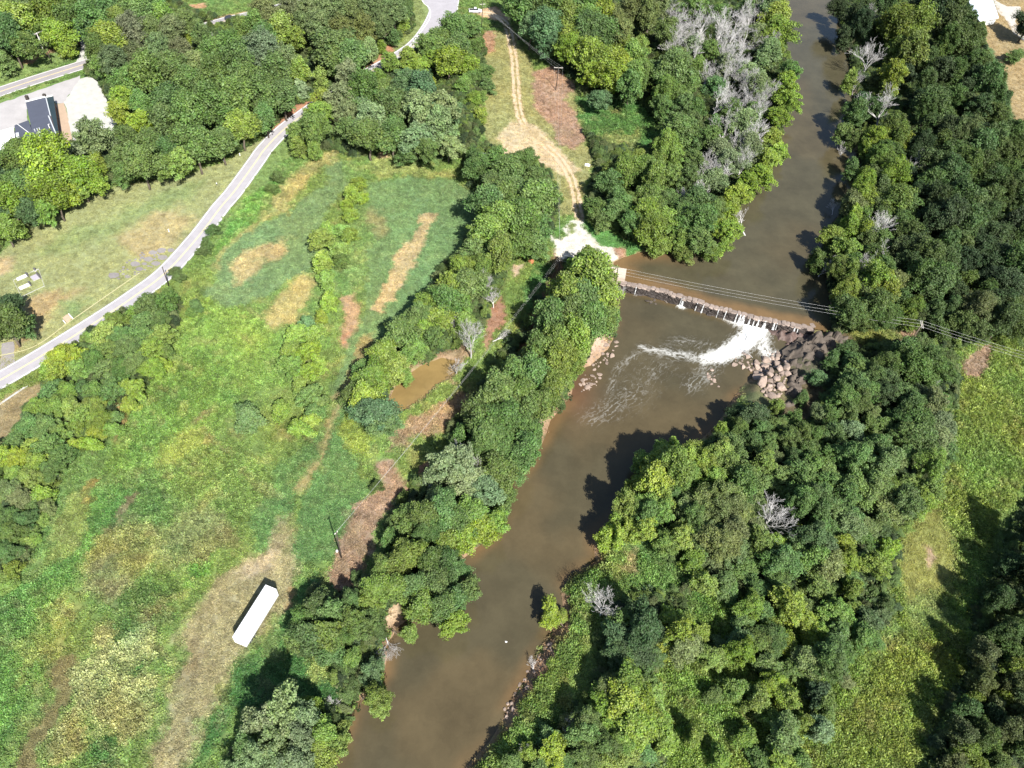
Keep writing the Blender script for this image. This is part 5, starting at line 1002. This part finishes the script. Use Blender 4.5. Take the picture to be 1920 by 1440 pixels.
 ('the upper right wood', 'the house', (1845, 15), 3.2, '1575 10 18 d,1585 62 16 d,1600 40 18 d,1615 52 20 d,1652 40 16 m,1695 32 30 y,1677 62 26 y,1715 57 28 y,1710 100 26 l,1680 95 20 l,1740 110 18 m,1752 20 22 d,1777 15 24 m,1798 8 18 d,1777 50 26 m,1800 52 20 m,1824 76 17 m,1802 80 22 m,1777 82 20 m,1820 92 16 m,1765 100 14 l,1770 125 22 d,1795 130 22 m,1830 120 20 m,1845 132 17 m,1875 150 16 m,1850 155 22 m,1825 150 18 d,1888 182 13 m,1865 180 20 m,1735 160 20 m,1750 190 28 m,1735 210 20 m,1770 212 18 m,1765 170 18 m,1810 162 18 d,1815 190 16 d,1870 210 20 m,1885 222 14 m,1620 15 18 d,1660 10 18 m,1720 10 20 d,1700 135 18 d,1840 200 20 d,1790 180 18 m,1720 185 16 d'),
 ('the right bank above the dam', 'the dam', (1516, 612), 2.9, '1595 148 14 l,1670 152 20 y,1647 146 14 o,1602 217 20 m,1585 238 16 m,1615 206 14 m,1677 232 18 m,1647 255 20 y,1677 260 20 l,1690 250 16 y,1627 270 14 y,1665 282 20 m,1647 300 18 l,1675 332 20 y,1615 348 18 y,1652 348 16 o,1600 382 20 o,1615 376 18 y,1647 388 18 m,1680 382 22 l,1702 390 20 m,1600 405 16 y,1595 422 16 y,1560 438 18 y,1622 432 16 y,1690 410 20 m,1652 446 18 m,1627 450 16 m,1590 468 20 l,1572 460 16 m,1535 482 16 m,1577 500 20 l,1590 516 18 l,1640 530 24 y,1652 542 22 y,1620 540 18 o,1672 536 18 o,1585 550 20 y,1595 540 14 y,1590 586 22 m,1610 572 20 l,1640 580 22 m,1665 592 20 m,1610 600 18 m,1645 600 18 m,1640 200 16 m,1630 330 16 m,1600 310 14 m,1620 400 16 l,1660 410 16 m,1640 480 18 m,1600 490 16 m,1660 500 18 m,1625 510 16 m,1620 180 14 d,1600 260 12 m'),
 ('the dense wood at the right', 'the crossarm pole', (1704, 641), 3.2, '1772 248 22 d,1802 262 22 o,1760 276 18 m,1790 288 24 m,1827 250 20 d,1830 276 22 m,1865 262 22 m,1895 262 20 m,1877 284 20 m,1910 290 22 m,1752 312 22 m,1777 330 24 m,1810 318 22 m,1840 312 22 m,1865 330 22 m,1895 316 20 m,1915 338 18 m,1715 372 18 d,1752 380 24 d,1790 382 24 m,1827 386 24 m,1852 376 20 m,1877 366 20 m,1915 386 18 m,1740 416 20 d,1775 416 24 d,1815 418 26 m,1845 410 20 m,1735 446 16 y,1702 442 18 m,1785 448 22 m,1802 466 20 m,1772 466 20 m,1715 466 20 o,1690 466 18 o,1902 422 22 d,1870 442 22 d,1845 466 22 d,1910 448 18 m,1877 480 22 d,1910 500 24 m,1850 500 18 d,1735 490 22 m,1770 490 22 m,1702 500 18 d,1722 520 22 m,1760 520 24 m,1777 502 18 m,1752 540 22 m,1695 522 16 m,1820 520 16 l,1865 520 20 d,1890 530 22 d,1852 542 18 m,1812 556 14 o,1715 572 18 l,1727 590 16 o,1710 592 14 y,1752 586 18 m,1785 580 18 m,1825 586 22 o,1852 576 20 o,1840 600 18 o,1765 606 16 m,1802 610 18 m,1830 622 18 m,1885 560 22 d,1902 586 22 m,1877 606 22 m,1910 612 20 m,1740 350 20 m,1725 280 18 d,1740 240 18 m,1700 330 16 d,1940 330 22 m,1945 420 24 d,1945 520 24 m,1690 560 16 m,1790 540 18 d,1810 490 18 d,1700 420 16 m,1835 440 18 d,1740 260 14 d'),
 ('the trees below the crossarm pole', 'the crossarm pole', (1704, 641), 2.8, '1562 672 12 m,1534 706 12 b,1506 742 11 m,1590 650 12 m,1690 668 22 m,1715 660 20 m,1670 652 16 m,1740 678 22 m,1705 688 24 m,1665 688 20 m,1765 692 20 m,1635 706 20 m,1752 656 14 o,1777 666 16 o,1618 692 16 m,1600 668 15 m,1606 716 20 m,1625 722 16 m,1657 738 18 d,1690 736 20 m,1720 740 18 d,1710 762 22 m,1745 762 22 g,1765 746 16 m,1695 788 20 m,1727 792 24 m,1762 796 20 g,1722 820 22 m,1757 826 20 g,1772 840 16 m,1690 818 18 m,1655 796 16 m,1610 690 18 m,1600 730 20 m,1630 735 18 m,1660 715 18 d,1740 715 20 m'),
 ('the trees by the boulder pile', 'the boulder pile', (1450, 700), 2.9, '1355 800 14 l,1385 802 18 m,1410 782 20 d,1385 770 16 d,1427 802 18 m,1410 828 18 m,1458 760 13 l,1472 790 14 m,1455 796 18 m,1540 776 17 o,1566 754 17 m,1580 748 22 m,1610 752 22 m,1635 776 18 o,1552 782 18 m,1590 778 20 m,1502 815 18 m,1527 816 20 m,1600 810 18 g,1560 820 20 m,1477 826 20 m,1515 846 22 m,1552 856 20 m,1485 860 18 m,1455 860 16 o,1440 830 18 m,1490 785 16 m,1430 770 16 d,1580 800 16 m,1630 800 16 m'),
 ('the sycamores over the river', 'the boulder pile', (1450, 700), 3.9, '1247 836 18 l,1267 828 16 l,1207 846 14 l,1255 860 22 l,1277 870 20 l,1222 886 18 l,1197 900 16 l,1227 902 22 y,1260 886 22 l,1285 900 18 l,1315 876 20 l,1345 856 20 l,1365 876 22 m,1335 900 18 l,1372 840 18 m,1172 946 18 l,1197 950 18 l,1222 946 18 l,1160 962 14 l,1210 970 18 m,1240 962 18 m,1140 992 16 y,1160 1002 14 y,1210 992 18 l,1185 985 16 l,1240 930 18 l,1300 850 16 l,1310 910 16 m,1265 920 16 m'),
 ('the wood below the river bend', 'the large bare tree', (1447, 960), 2.9, '1285 950 18 o,1315 946 20 o,1347 942 22 o,1385 920 22 m,1390 940 20 o,1360 966 22 o,1322 972 20 o,1385 970 22 o,1297 978 18 m,1335 996 22 o,1372 996 22 o,1410 986 20 o,1310 1016 18 m,1347 1022 22 o,1385 1026 22 o,1420 1020 20 m,1272 1016 18 l,1247 1020 18 l,1235 992 16 b,1272 992 14 l,1400 890 20 m,1430 870 18 m,1440 900 18 m,1340 1050 16 o,1400 1060 18 m,1410 940 16 o,1360 1092 18 m,1322 1092 16 l,1372 1102 16 m,1422 1096 18 m,1440 1060 18 m,1300 1050 16 l'),
 ('the wood beside the right meadow', 'the large bare tree', (1447, 960), 2.9, '1527 876 20 m,1502 890 20 m,1470 890 18 m,1652 832 16 o,1670 846 14 o,1615 850 20 m,1595 870 20 m,1630 870 20 m,1610 890 20 m,1652 882 18 o,1672 870 16 o,1575 900 20 m,1552 910 20 m,1602 916 22 m,1635 920 22 m,1580 930 20 m,1735 882 18 l,1705 902 16 m,1680 896 16 l,1665 946 20 o,1685 952 18 o,1730 940 18 l,1740 920 16 l,1710 950 14 m,1497 952 20 m,1527 946 22 m,1560 956 20 m,1590 966 20 m,1545 982 20 m,1590 986 18 o,1620 978 18 o,1652 970 16 m,1502 990 16 y,1465 1016 20 y,1515 1016 22 d,1540 1032 20 d,1520 1052 20 m,1552 1066 20 o,1585 1052 18 y,1580 1016 16 y,1625 1002 14 m,1672 1020 16 y,1640 1058 18 l,1465 1058 22 m,1490 1040 18 m,1657 990 12 d,1540 890 18 m,1500 920 18 m,1470 920 16 m,1640 840 16 m,1620 1040 14 m,1600 1080 14 m,1690 860 14 m'),
 ('the low wood at the bottom', 'the lower bare tree', (1135, 1130), 2.5, '1035 1137 15 y,1055 1143 10 y,1172 1162 20 m,1197 1180 24 d,1160 1192 20 d,1190 1210 24 d,1155 1222 18 d,1222 1220 20 d,1230 1186 18 d,1172 1236 16 d,1255 1158 16 y,1285 1160 16 l,1272 1192 18 y,1252 1212 16 y,1280 1222 18 o,1315 1188 16 l,1350 1202 14 b,1385 1198 16 b,1407 1192 14 m,1335 1230 18 l,1385 1226 18 y,1427 1200 18 m,1405 1138 18 y,1397 1158 16 m,1430 1146 12 m,1210 1256 16 m,1210 1276 14 m,1172 1288 24 l,1140 1292 18 o,1135 1320 22 y,1167 1318 26 y,1205 1320 24 y,1222 1296 18 l,1150 1350 20 l,1185 1358 24 y,1222 1350 20 l,1065 1356 14 o,1097 1356 18 m,1090 1380 18 m,1035 1378 16 b,1042 1408 20 y,992 1412 12 y,1097 1412 20 m,1135 1400 18 m,1165 1392 18 l,1172 1418 18 l,1135 1428 16 l,1210 1408 16 b,1245 1380 16 l,1060 1430 16 m,1010 1440 14 m,960 1430 12 m'),
 ('the scrub left of the meadow', 'the large bare tree', (1447, 960), 2.5, '1465 1092 18 m,1472 1138 18 l,1502 1130 16 m,1505 1160 16 y,1455 1192 18 m,1482 1200 16 y,1530 1096 16 m,1555 1108 12 m,1595 1108 12 l,1570 1146 18 l,1600 1142 10 l,1560 1162 14 m,1537 1180 12 l,1575 1186 16 m,1522 1192 10 y,1615 1192 14 m,1645 1192 12 m,1627 1162 14 d,1655 1152 12 d,1555 1230 20 m,1515 1240 18 o,1490 1250 16 m,1547 1252 18 m,1590 1220 14 m,1592 1272 10 o,1455 1286 18 y,1477 1310 16 l,1547 1326 14 m,1535 1300 16 d,1470 1380 20 o,1502 1356 14 l,1540 1366 16 g,1472 1426 18 y,1497 1426 16 m,1452 1350 14 l,1440 1240 16 m,1420 1310 14 l,1380 1290 14 l,1400 1380 14 l,1430 1420 14 m,1340 1300 12 m,1300 1380 13 l,1350 1420 13 l'),
 ('the shaded wood at lower right', 'the bare patch', (1745, 1035), 3.9, '1867 1128 18 m,1897 1128 18 o,1877 1192 20 m,1910 1180 18 m,1890 1220 18 m,1840 1230 17 o,1890 1260 18 l,1840 1278 18 o,1902 1286 18 o,1810 1330 18 m,1825 1308 12 y,1882 1308 14 y,1870 1322 16 o,1910 1330 16 o,1840 1356 15 l,1800 1380 18 o,1845 1380 18 m,1815 1406 16 y,1890 1368 18 o,1860 1402 15 l,1877 1430 16 m,1915 1392 16 m,1840 1430 14 y,1940 990 24 d,1965 1040 26 d,1940 1080 24 d,1950 1140 26 d,1950 1220 26 m,1945 1300 24 d,1950 1380 24 m,1900 1060 18 d,1880 1100 16 m,1860 1250 16 d,1790 1430 16 o,1860 1340 14 d'),
 ('the yard', 'the house', (1845, 15), 1.5, '1906 103 14 m,1925 52 24 d'),
]
DEADS = '1258 20 20,1305 100 20,1335 70 22,1362 75 22,1388 120 24,1408 160 22,1430 205 20,1372 190 22,1405 190 20,1362 240 20,1400 300 22,1362 330 20,1310 340 16,1440 60 22,1330 135 18,1265 42 26,1272 76 24,1292 56 22,1320 32 26,1350 42 26,1380 42 28,1402 62 28,1376 92 26,1412 26 24,1345 186 26,1425 132 26,1442 152 22,1392 222 22,1422 242 24,1345 302 26,1322 302 18,1382 266 22,1332 352 20,1286 372 16,1322 386 14,1435 180 20,1360 140 22,1635 100 22,1640 12 20,1612 146 14,1662 198 32,1712 308 24,1655 424 24,1550 486 18,1657 478 22,1620 494 18,1792 530 12,910 526 18,927 556 14,885 632 26,855 670 20,850 600 14,852 840 16,902 876 24,797 908 12,1145 536 20,987 668 14,1042 702 14,1447 960 34,1135 1130 28,1067 1352 18,975 1410 14,662 1198 12,1752 728 16,1590 266 12,285 78 12,350 95 12,400 85 14,255 130 14,640 175 10'
DWHERE = [((1180, 1470, 0, 400), 'in the wood left of the millpond', 'the frame top', (1470, 20)), ((1540, 1800, 0, 560), 'in the wood right of the millpond', 'the house', (1845, 15)),
          ((780, 960, 500, 920), 'in the tree belt near the ochre pond', 'the ochre pond', (790, 720)), ((960, 1170, 500, 760), 'on the left bank below the dam', 'the dam', (1165, 530)), ((200, 720, 40, 200), 'in the wood inside the road bend', 'the gravel yard', (190, 190)),
          ((0, 1920, 700, 1440), 'in the lower woods', 'the dam', (1165, 530))]
SF = {19: .7, 20: .9, 21: .7, 22: 1.0, 23: 1.05, 24: 1.28, 25: 1.2, 26: 1.22, 27: 1.15, 28: 1.12, 29: .72, 0: 1.25, 1: 1.25, 2: 1.22, 4: 1.28, 5: 1.28, 6: 1.28, 7: 1.22, 8: 1.18, 9: 1.1, 10: 1.1, 11: 1.4, 12: 1.3, 13: 1.3, 14: 1.25, 16: 1.12, 17: 1.1, 18: 1.1}   # stand gain: backscatter brightness at left, darker right, painted into leaf colour
RF = {1: 1.2, 4: 1.12, 5: 1.16, 6: 1.14, 19: 1.15, 23: 1.1, 7: 1.45, 8: 1.42, 9: 1.4, 10: 1.36, 25: 1.45, 26: 1.5, 27: 1.6, 28: 1.7, 24: 1.4, 29: 1.4, 22: 1.35}
plants = []
for si, (where, lm, lmp, hf, data) in enumerate(STANDS):
    for t in data.split(','):
        x, y, r, k = t.split(); plants.append(dict(x=float(x), y=float(y), r=float(r), k=k, s=si, hf=hf))
for i, p in enumerate(plants):
    rnd = random.Random(i*7+1); hz = 6.0
    for _ in range(3):                                  # crown height follows from the crown's width
        rm = p['r']*RF.get(p['s'], 1.3)/pxm(p['x'], p['y'], hz); h = max(1.6, rm*p['hf']); h = min(h, 23.0); hz = h*.6
    c_ = P(p['x'], p['y'], hz); p['rm'] = rm; p['h'] = h*(rnd.uniform(.62, 1.4) if p['s'] in (25, 26, 27, 28) else rnd.uniform(.82, 1.16)); b_ = c_[:2].copy(); off = np.zeros(2)
    j = int(np.clip((b_[1]-GY0)/GS, 1, NYg-2)); i_ = int(np.clip((b_[0]-GX0)/GS, 1, NXg-2))
    if wet[j, i_] > -.8:                                # trees lean out over the water from the bank
        q = b_.copy()
        for _ in range(40):
            j = int(np.clip((q[1]-GY0)/GS, 1, NYg-2)); i_ = int(np.clip((q[0]-GX0)/GS, 1, NXg-2))
            if wet[j, i_] < -.9: break
            g = np.array([wet[j, i_+1]-wet[j, i_-1], wet[j+1, i_]-wet[j-1, i_]]); q = q-g/(np.linalg.norm(g)+1e-6)*.5
        off = b_-q; b_ = q
    p['b'] = b_; p['off'] = off; p['z'] = float(ground_z(b_[0], b_[1])); p['kind'] = 'tree' if (p['r'] >= 17 and h > 3.4) else 'shrub'
    c = np.array(PAL[p['k']])*rnd.uniform(.8, 1.22)*SF.get(p['s'], 1.0); c[0] *= rnd.uniform(.88, 1.12); c[2] *= rnd.uniform(.85, 1.15); p['col'] = c*np.array([1.0, 1.03, .95])
single = []
for kd in ('tree', 'shrub'):
    L = sorted([p for p in plants if p['kind'] == kd and -20 < p['x'] < 1940 and p['y'] > -10], key=lambda p: -p['r']); single += L[:300]
for p in single: p['one'] = True
# labels: kind of green, where, and order from a landmark among those alike
for kd in ('tree', 'shrub'):
    for si, (where, lm, lmp, hf, data) in enumerate(STANDS):
        for k in PAL:
            L = sorted([p for p in single if p['kind'] == kd and p['s'] == si and p['k'] == k], key=lambda p: math.hypot(p['x']-lmp[0], p['y']-lmp[1]))
            for n_, p in enumerate(L):
                p['label'] = (f'the only {CNAME[k]} {kd} in {where}' if len(L) == 1 else f'{ordn(n_)} {CNAME[k]} {kd} {"to" if n_ == 0 else "from"} {lm} in {where}'); p['group'] = f'{kd}s in {where}'
def place(p, i):
    rnd = random.Random(i*13+5); sc = (p['rm']*rnd.uniform(.84, 1.16), p['rm']*rnd.uniform(.84, 1.16), p['h']/H0)
    e = empty(p['kind'], (p['b'][0], p['b'][1], p['z']), 0); tag(e, p['label'], p['kind'], p['group'])
    e.scale = sc; L = np.array([p['off'][0]/sc[0], p['off'][1]/sc[1]]); rz = rnd.uniform(0, 6.283)
    sty = 'shrub' if p['kind'] == 'shrub' else STY[p['k']]
    o = link('crown' if p['kind'] == 'tree' else 'foliage', rnd.choice(CROWN[sty]), e, (L[0], L[1], 0), (0, 0, rz)); o.color = (*p['col'], 1)
    t = link('trunk' if p['kind'] == 'tree' else 'stem', rnd.choice(TRUNK if p['kind'] == 'tree' else STEM), e)
    if np.abs(L).max() > .05: t.rotation_euler = (-math.atan2(L[1], 1.5), math.atan2(L[0], 1.5), 0)
for i, p in enumerate(single): place(p, i)
# leafless trees
dl_ = []
for t in DEADS.split(','):
    x, y, r = map(float, t.split()); rm = r*1.1/pxm(x, y, 7); h = max(3.0, min(rm*3.3, 17)); w_ = next(w_ for w_ in DWHERE if w_[0][0] <= x <= w_[0][1] and w_[0][2] <= y <= w_[0][3])
    dl_.append((x, y, r, rm, h, w_))
for w_ in DWHERE:
    L = sorted([d for d in dl_ if d[5] is w_], key=lambda d: math.hypot(d[0]-w_[3][0], d[1]-w_[3][1]))
    for n_, (x, y, r, rm, h, _) in enumerate(L):
        c_ = P(x, y, h*.62); e = empty('bare_tree', (c_[0], c_[1], max(float(ground_z(c_[0], c_[1])), Z_DN)), random.uniform(0, 6.28))
        e.scale = (rm/1.05, rm/1.05, h/2.75); tm, bm_ = BARE[(n_*2+int(x)) % 5]; link('trunk', tm, e); link('branches', bm_, e)
        tag(e, f'{ordn(n_)} leafless grey tree {"to" if n_ == 0 else "from"} {w_[2]}, {w_[1]}', 'bare tree', f'bare trees {w_[1]}')
# fallen and drifted wood
for px, z, L, rz, tilt, lab in (((1396, 440), Z_UP, 7.5, 2.2, 1.05, 'fallen leafless treetop lying in the millpond by its left bank'), ((1560, 402), Z_UP+.6, 4.2, 1.2, 1.25, 'pale dead limb reaching over the millpond from right bank'),
        ((722, 1192), Z_DN+1.8, 4.2, -1.0, 1.35, 'dark fallen trunk with roots on the lower left bank'), ((640, 1345), Z_DN+2, 3.6, 2.0, 1.3, 'grey driftwood roots at the bottom left bank'), ((925, 640), .2, 4.2, .2, 1.45, 'thin fallen branch across the orange dirt path'),
        ((1395, 640), Z_DN, 2.6, .6, 1.45, 'dark log lying beside the white water'), ((1410, 670), Z_DN+.2, 2.8, 2.3, 1.4, 'brown log resting on rocks below the white water'), ((1000, 1262), Z_DN+.3, 2.6, 1.5, 1.4, 'pale driftwood on the lower right bank')):
    p = P(*px, z); e = tag(empty('fallen_tree', p), lab, 'dead wood'); e.rotation_euler = (0, tilt, rz); e.scale = (L*.5, L*.5, L*.55); tm, bm_ = BARE[int(px[0]) % 5]; link('trunk', tm, e); link('branches', bm_, e)

# ------------------------------------------------------------------ uncountable growth: weeds, grass, undergrowth, the rest of the wood
def patch_mesh(name, seed, n, grass, mat, R=.55):
    rg = np.random.default_rng(seed); a = rg.uniform(0, 6.283, n); rr = R*np.sqrt(rg.uniform(0, 1, n)); x = rr*np.cos(a); y = rr*np.sin(a)
    hum = .45+.55*fbm(x*1.6+seed, y*1.6, seed, 2)*(1-.35*(rr/R)**2)
    if grass:
        z = hum*rg.uniform(.25, .95, n); nr = np.stack([rg.normal(size=n), rg.normal(size=n), rg.uniform(.1, .9, n)], 1); sz = rg.uniform(.06, .17, n)
    else:
        z = hum*rg.uniform(.3, 1.0, n); nr = np.stack([rg.normal(size=n)*.6, rg.normal(size=n)*.6, np.ones(n)], 1); sz = rg.uniform(.09, .2, n)
    lv = np.stack([np.clip(rg.normal(.5, .22, n), 0, 1), np.clip(rg.normal(.5, .25, n), 0, 1), rg.uniform(0, 1, n)], 1)
    return leaves_mesh(name, np.stack([x, y, z], 1), nr, sz, lv, mat)
def scatter(name, pts, rot, scl, tint, var, sources, label, cat):
    """one object: copies of the source plants standing on these points"""
    me = bpy.data.meshes.new(name); n = len(pts); me.vertices.add(n); me.vertices.foreach_set('co', np.asarray(pts, np.float32).ravel())
    me.attributes.new('rz', 'FLOAT_VECTOR', 'POINT').data.foreach_set('vector', np.stack([np.zeros(n), np.zeros(n), rot], 1).astype(np.float32).ravel())
    me.attributes.new('sc', 'FLOAT_VECTOR', 'POINT').data.foreach_set('vector', np.asarray(scl, np.float32).ravel())
    t4 = np.ones((n, 4), np.float32); t4[:, :3] = tint; me.attributes.new('tint', 'FLOAT_COLOR', 'POINT').data.foreach_set('color', t4.ravel())
    me.attributes.new('pick', 'INT', 'POINT').data.foreach_set('value', np.asarray(var, np.int32))
    o = link(name, me); g = bpy.data.node_groups.new(name, 'GeometryNodeTree')
    g.interface.new_socket('Geometry', in_out='INPUT', socket_type='NodeSocketGeometry'); g.interface.new_socket('Geometry', in_out='OUTPUT', socket_type='NodeSocketGeometry')
    gi = g.nodes.new('NodeGroupInput'); go = g.nodes.new('NodeGroupOutput'); ip = g.nodes.new('GeometryNodeInstanceOnPoints'); jn = g.nodes.new('GeometryNodeJoinGeometry')
    for s in sources:
        oi = g.nodes.new('GeometryNodeObjectInfo'); oi.inputs['Object'].default_value = s; oi.inputs['As Instance'].default_value = True; g.links.new(oi.outputs['Geometry'], jn.inputs[0])
    def na(nm, typ):
        a = g.nodes.new('GeometryNodeInputNamedAttribute'); a.data_type = typ; a.inputs['Name'].default_value = nm; return a.outputs['Attribute']
    g.links.new(gi.outputs[0], ip.inputs['Points']); g.links.new(jn.outputs[0], ip.inputs['Instance']); ip.inputs['Pick Instance'].default_value = True
    g.links.new(na('pick', 'INT'), ip.inputs['Instance Index']); g.links.new(na('rz', 'FLOAT_VECTOR'), ip.inputs['Rotation']); g.links.new(na('sc', 'FLOAT_VECTOR'), ip.inputs['Scale'])
    g.links.new(ip.outputs[0], go.inputs[0]); o.modifiers.new('growth', 'NODES').node_group = g
    return tag(o, label, cat, kind='stuff')
def src(name, me): return bpy.data.objects.new(name, me)
S_leafy = [src('weed_source', patch_mesh('weed', 500+i, 30, False, m_leafi)) for i in range(4)]
S_grass = [src('grass_source', patch_mesh('grass', 520+i, 38, True, m_leafi)) for i in range(4)]
S_bush = [src('bush_source', crown_mesh('bush', 'shrub', 540+i, m_leafi)) for i in range(3)]
S_crown = [src('wood_source', crown_mesh('wood', s, 560+i, m_leafi)) for i, s in enumerate(('broad', 'broad', 'fine', 'loose'))]
def sample(arr, x, y):
    i = np.clip(np.rint((x-GX0)/GS).astype(int), 0, NXg-1); j = np.clip(np.rint((y-GY0)/GS).astype(int), 0, NYg-1); return arr[j, i]
NC = 1100000
sx_ = RNG.uniform(GX0, GX1, NC); sy_ = RNG.uniform(GY0, GY1, NC); sz_ = ground_z(sx_, sy_)
pu, pv = project(sx_, sy_, sz_); inv = (pu > -70) & (pu < 1990) & (pv > -60) & (pv < 1510)
keep = inv & (RNG.random(NC) < sample(dens, sx_, sy_)*np.where(sample(hgt, sx_, sy_) > 1.05, .6, 1.0)) & (sample(dr, sx_, sy_) > 3.5) & (sample(ds_, sx_, sy_) > 3.7)
for px in ([(-120, 232), (0, 190), (150, 140), (185, 150), (232, 240), (200, 258), (140, 275), (60, 275), (-120, 300)], [(440, 1204), (466, 1215), (520, 1104), (498, 1092)], [(146, 66), (166, 62), (172, 114), (138, 124)], [(783, -60), (790, 0), (802, 44), (830, 60), (860, 18), (866, -60)], [(1855, -20), (1868, 2), (1888, 12), (1912, 12), (1912, 26), (1900, 50), (1884, 34)], [(1400, 665), (1470, 645), (1590, 624), (1580, 650), (1520, 690), (1490, 780), (1440, 780), (1400, 740)]):
    keep &= sdist(sx_, sy_, PP(px)) < 0
sx_, sy_, sz_ = sx_[keep], sy_[keep], sz_[keep]; hh = sample(hgt, sx_, sy_); tn = np.clip(sample(col.reshape(NYg, NXg, 3), sx_, sy_), .01, .6); n = len(sx_)
print('weeds', n)
jit = RNG.uniform(.6, 1.42, n)[:, None]; wood = hh > 1.05
gp_ = np.array([PAL[k] for k in 'mmlod'])[RNG.integers(0, 5, n)]*.95
tint = np.where(wood[:, None], gp_, tn*1.42*np.array([1.04, 1.0, .93]))*jit
dryish = tn[:, 0] > tn[:, 1]*.93; grassy = (hh < .33) | (dryish & (RNG.random(n) < .8)) | (RNG.random(n) < .25); grassy &= ~wood
hs_ = hh*RNG.uniform(.3, 1.9, n); bush = wood & (RNG.random(n) < .30)
wsc = np.where(wood, 2.1, RNG.uniform(.85, 1.3, n)); rot = RNG.uniform(0, 6.283, n); P3 = np.stack([sx_, sy_, sz_], 1)
def emit(mask, name, srcs, label, cat, sc=None):
    m = int(mask.sum()); s3 = np.stack([wsc[mask], wsc[mask], np.maximum(hs_[mask], .1)], 1) if sc is None else sc
    scatter(name, P3[mask], rot[mask], s3, tint[mask], RNG.integers(0, len(srcs), m), srcs, label, cat)
emit(grassy, 'meadow_grass', S_grass, 'rough dry and green grass covering lawns and meadow', 'grass')
emit(~grassy & ~wood, 'meadow_weeds', S_leafy, 'leafy green weeds covering the meadows on both sides', 'weeds')
emit(wood & ~bush, 'undergrowth', S_leafy, 'leafy undergrowth beneath the woods and hedges', 'undergrowth')
m = int(bush.sum()); r_ = RNG.uniform(.7, 1.7, m)
emit(bush, 'undergrowth_bushes', S_bush, 'tangled bushes filling gaps beneath the woods', 'undergrowth', np.stack([r_, r_, r_*RNG.uniform(.6, 1.1, m)], 1))
rest = [p for p in plants if not p.get('one')]
if rest:
    A = np.array([(*(p['b']+p['off']), p['z']) for p in rest]); S3 = np.array([(p['rm'], p['rm'], p['h']/H0) for p in rest])
    scatter('woodland_mass', A, RNG.uniform(0, 6.283, len(rest)), S3, np.array([p['col'] for p in rest]), [(2 if p['k'] in 'op' else 3 if p['k'] == 'g' else int(p['x']) % 2) for p in rest], S_crown, 'smaller trees filling in the woods between the larger crowns', 'wood')
print('singles', len(single), 'rest', len(rest))
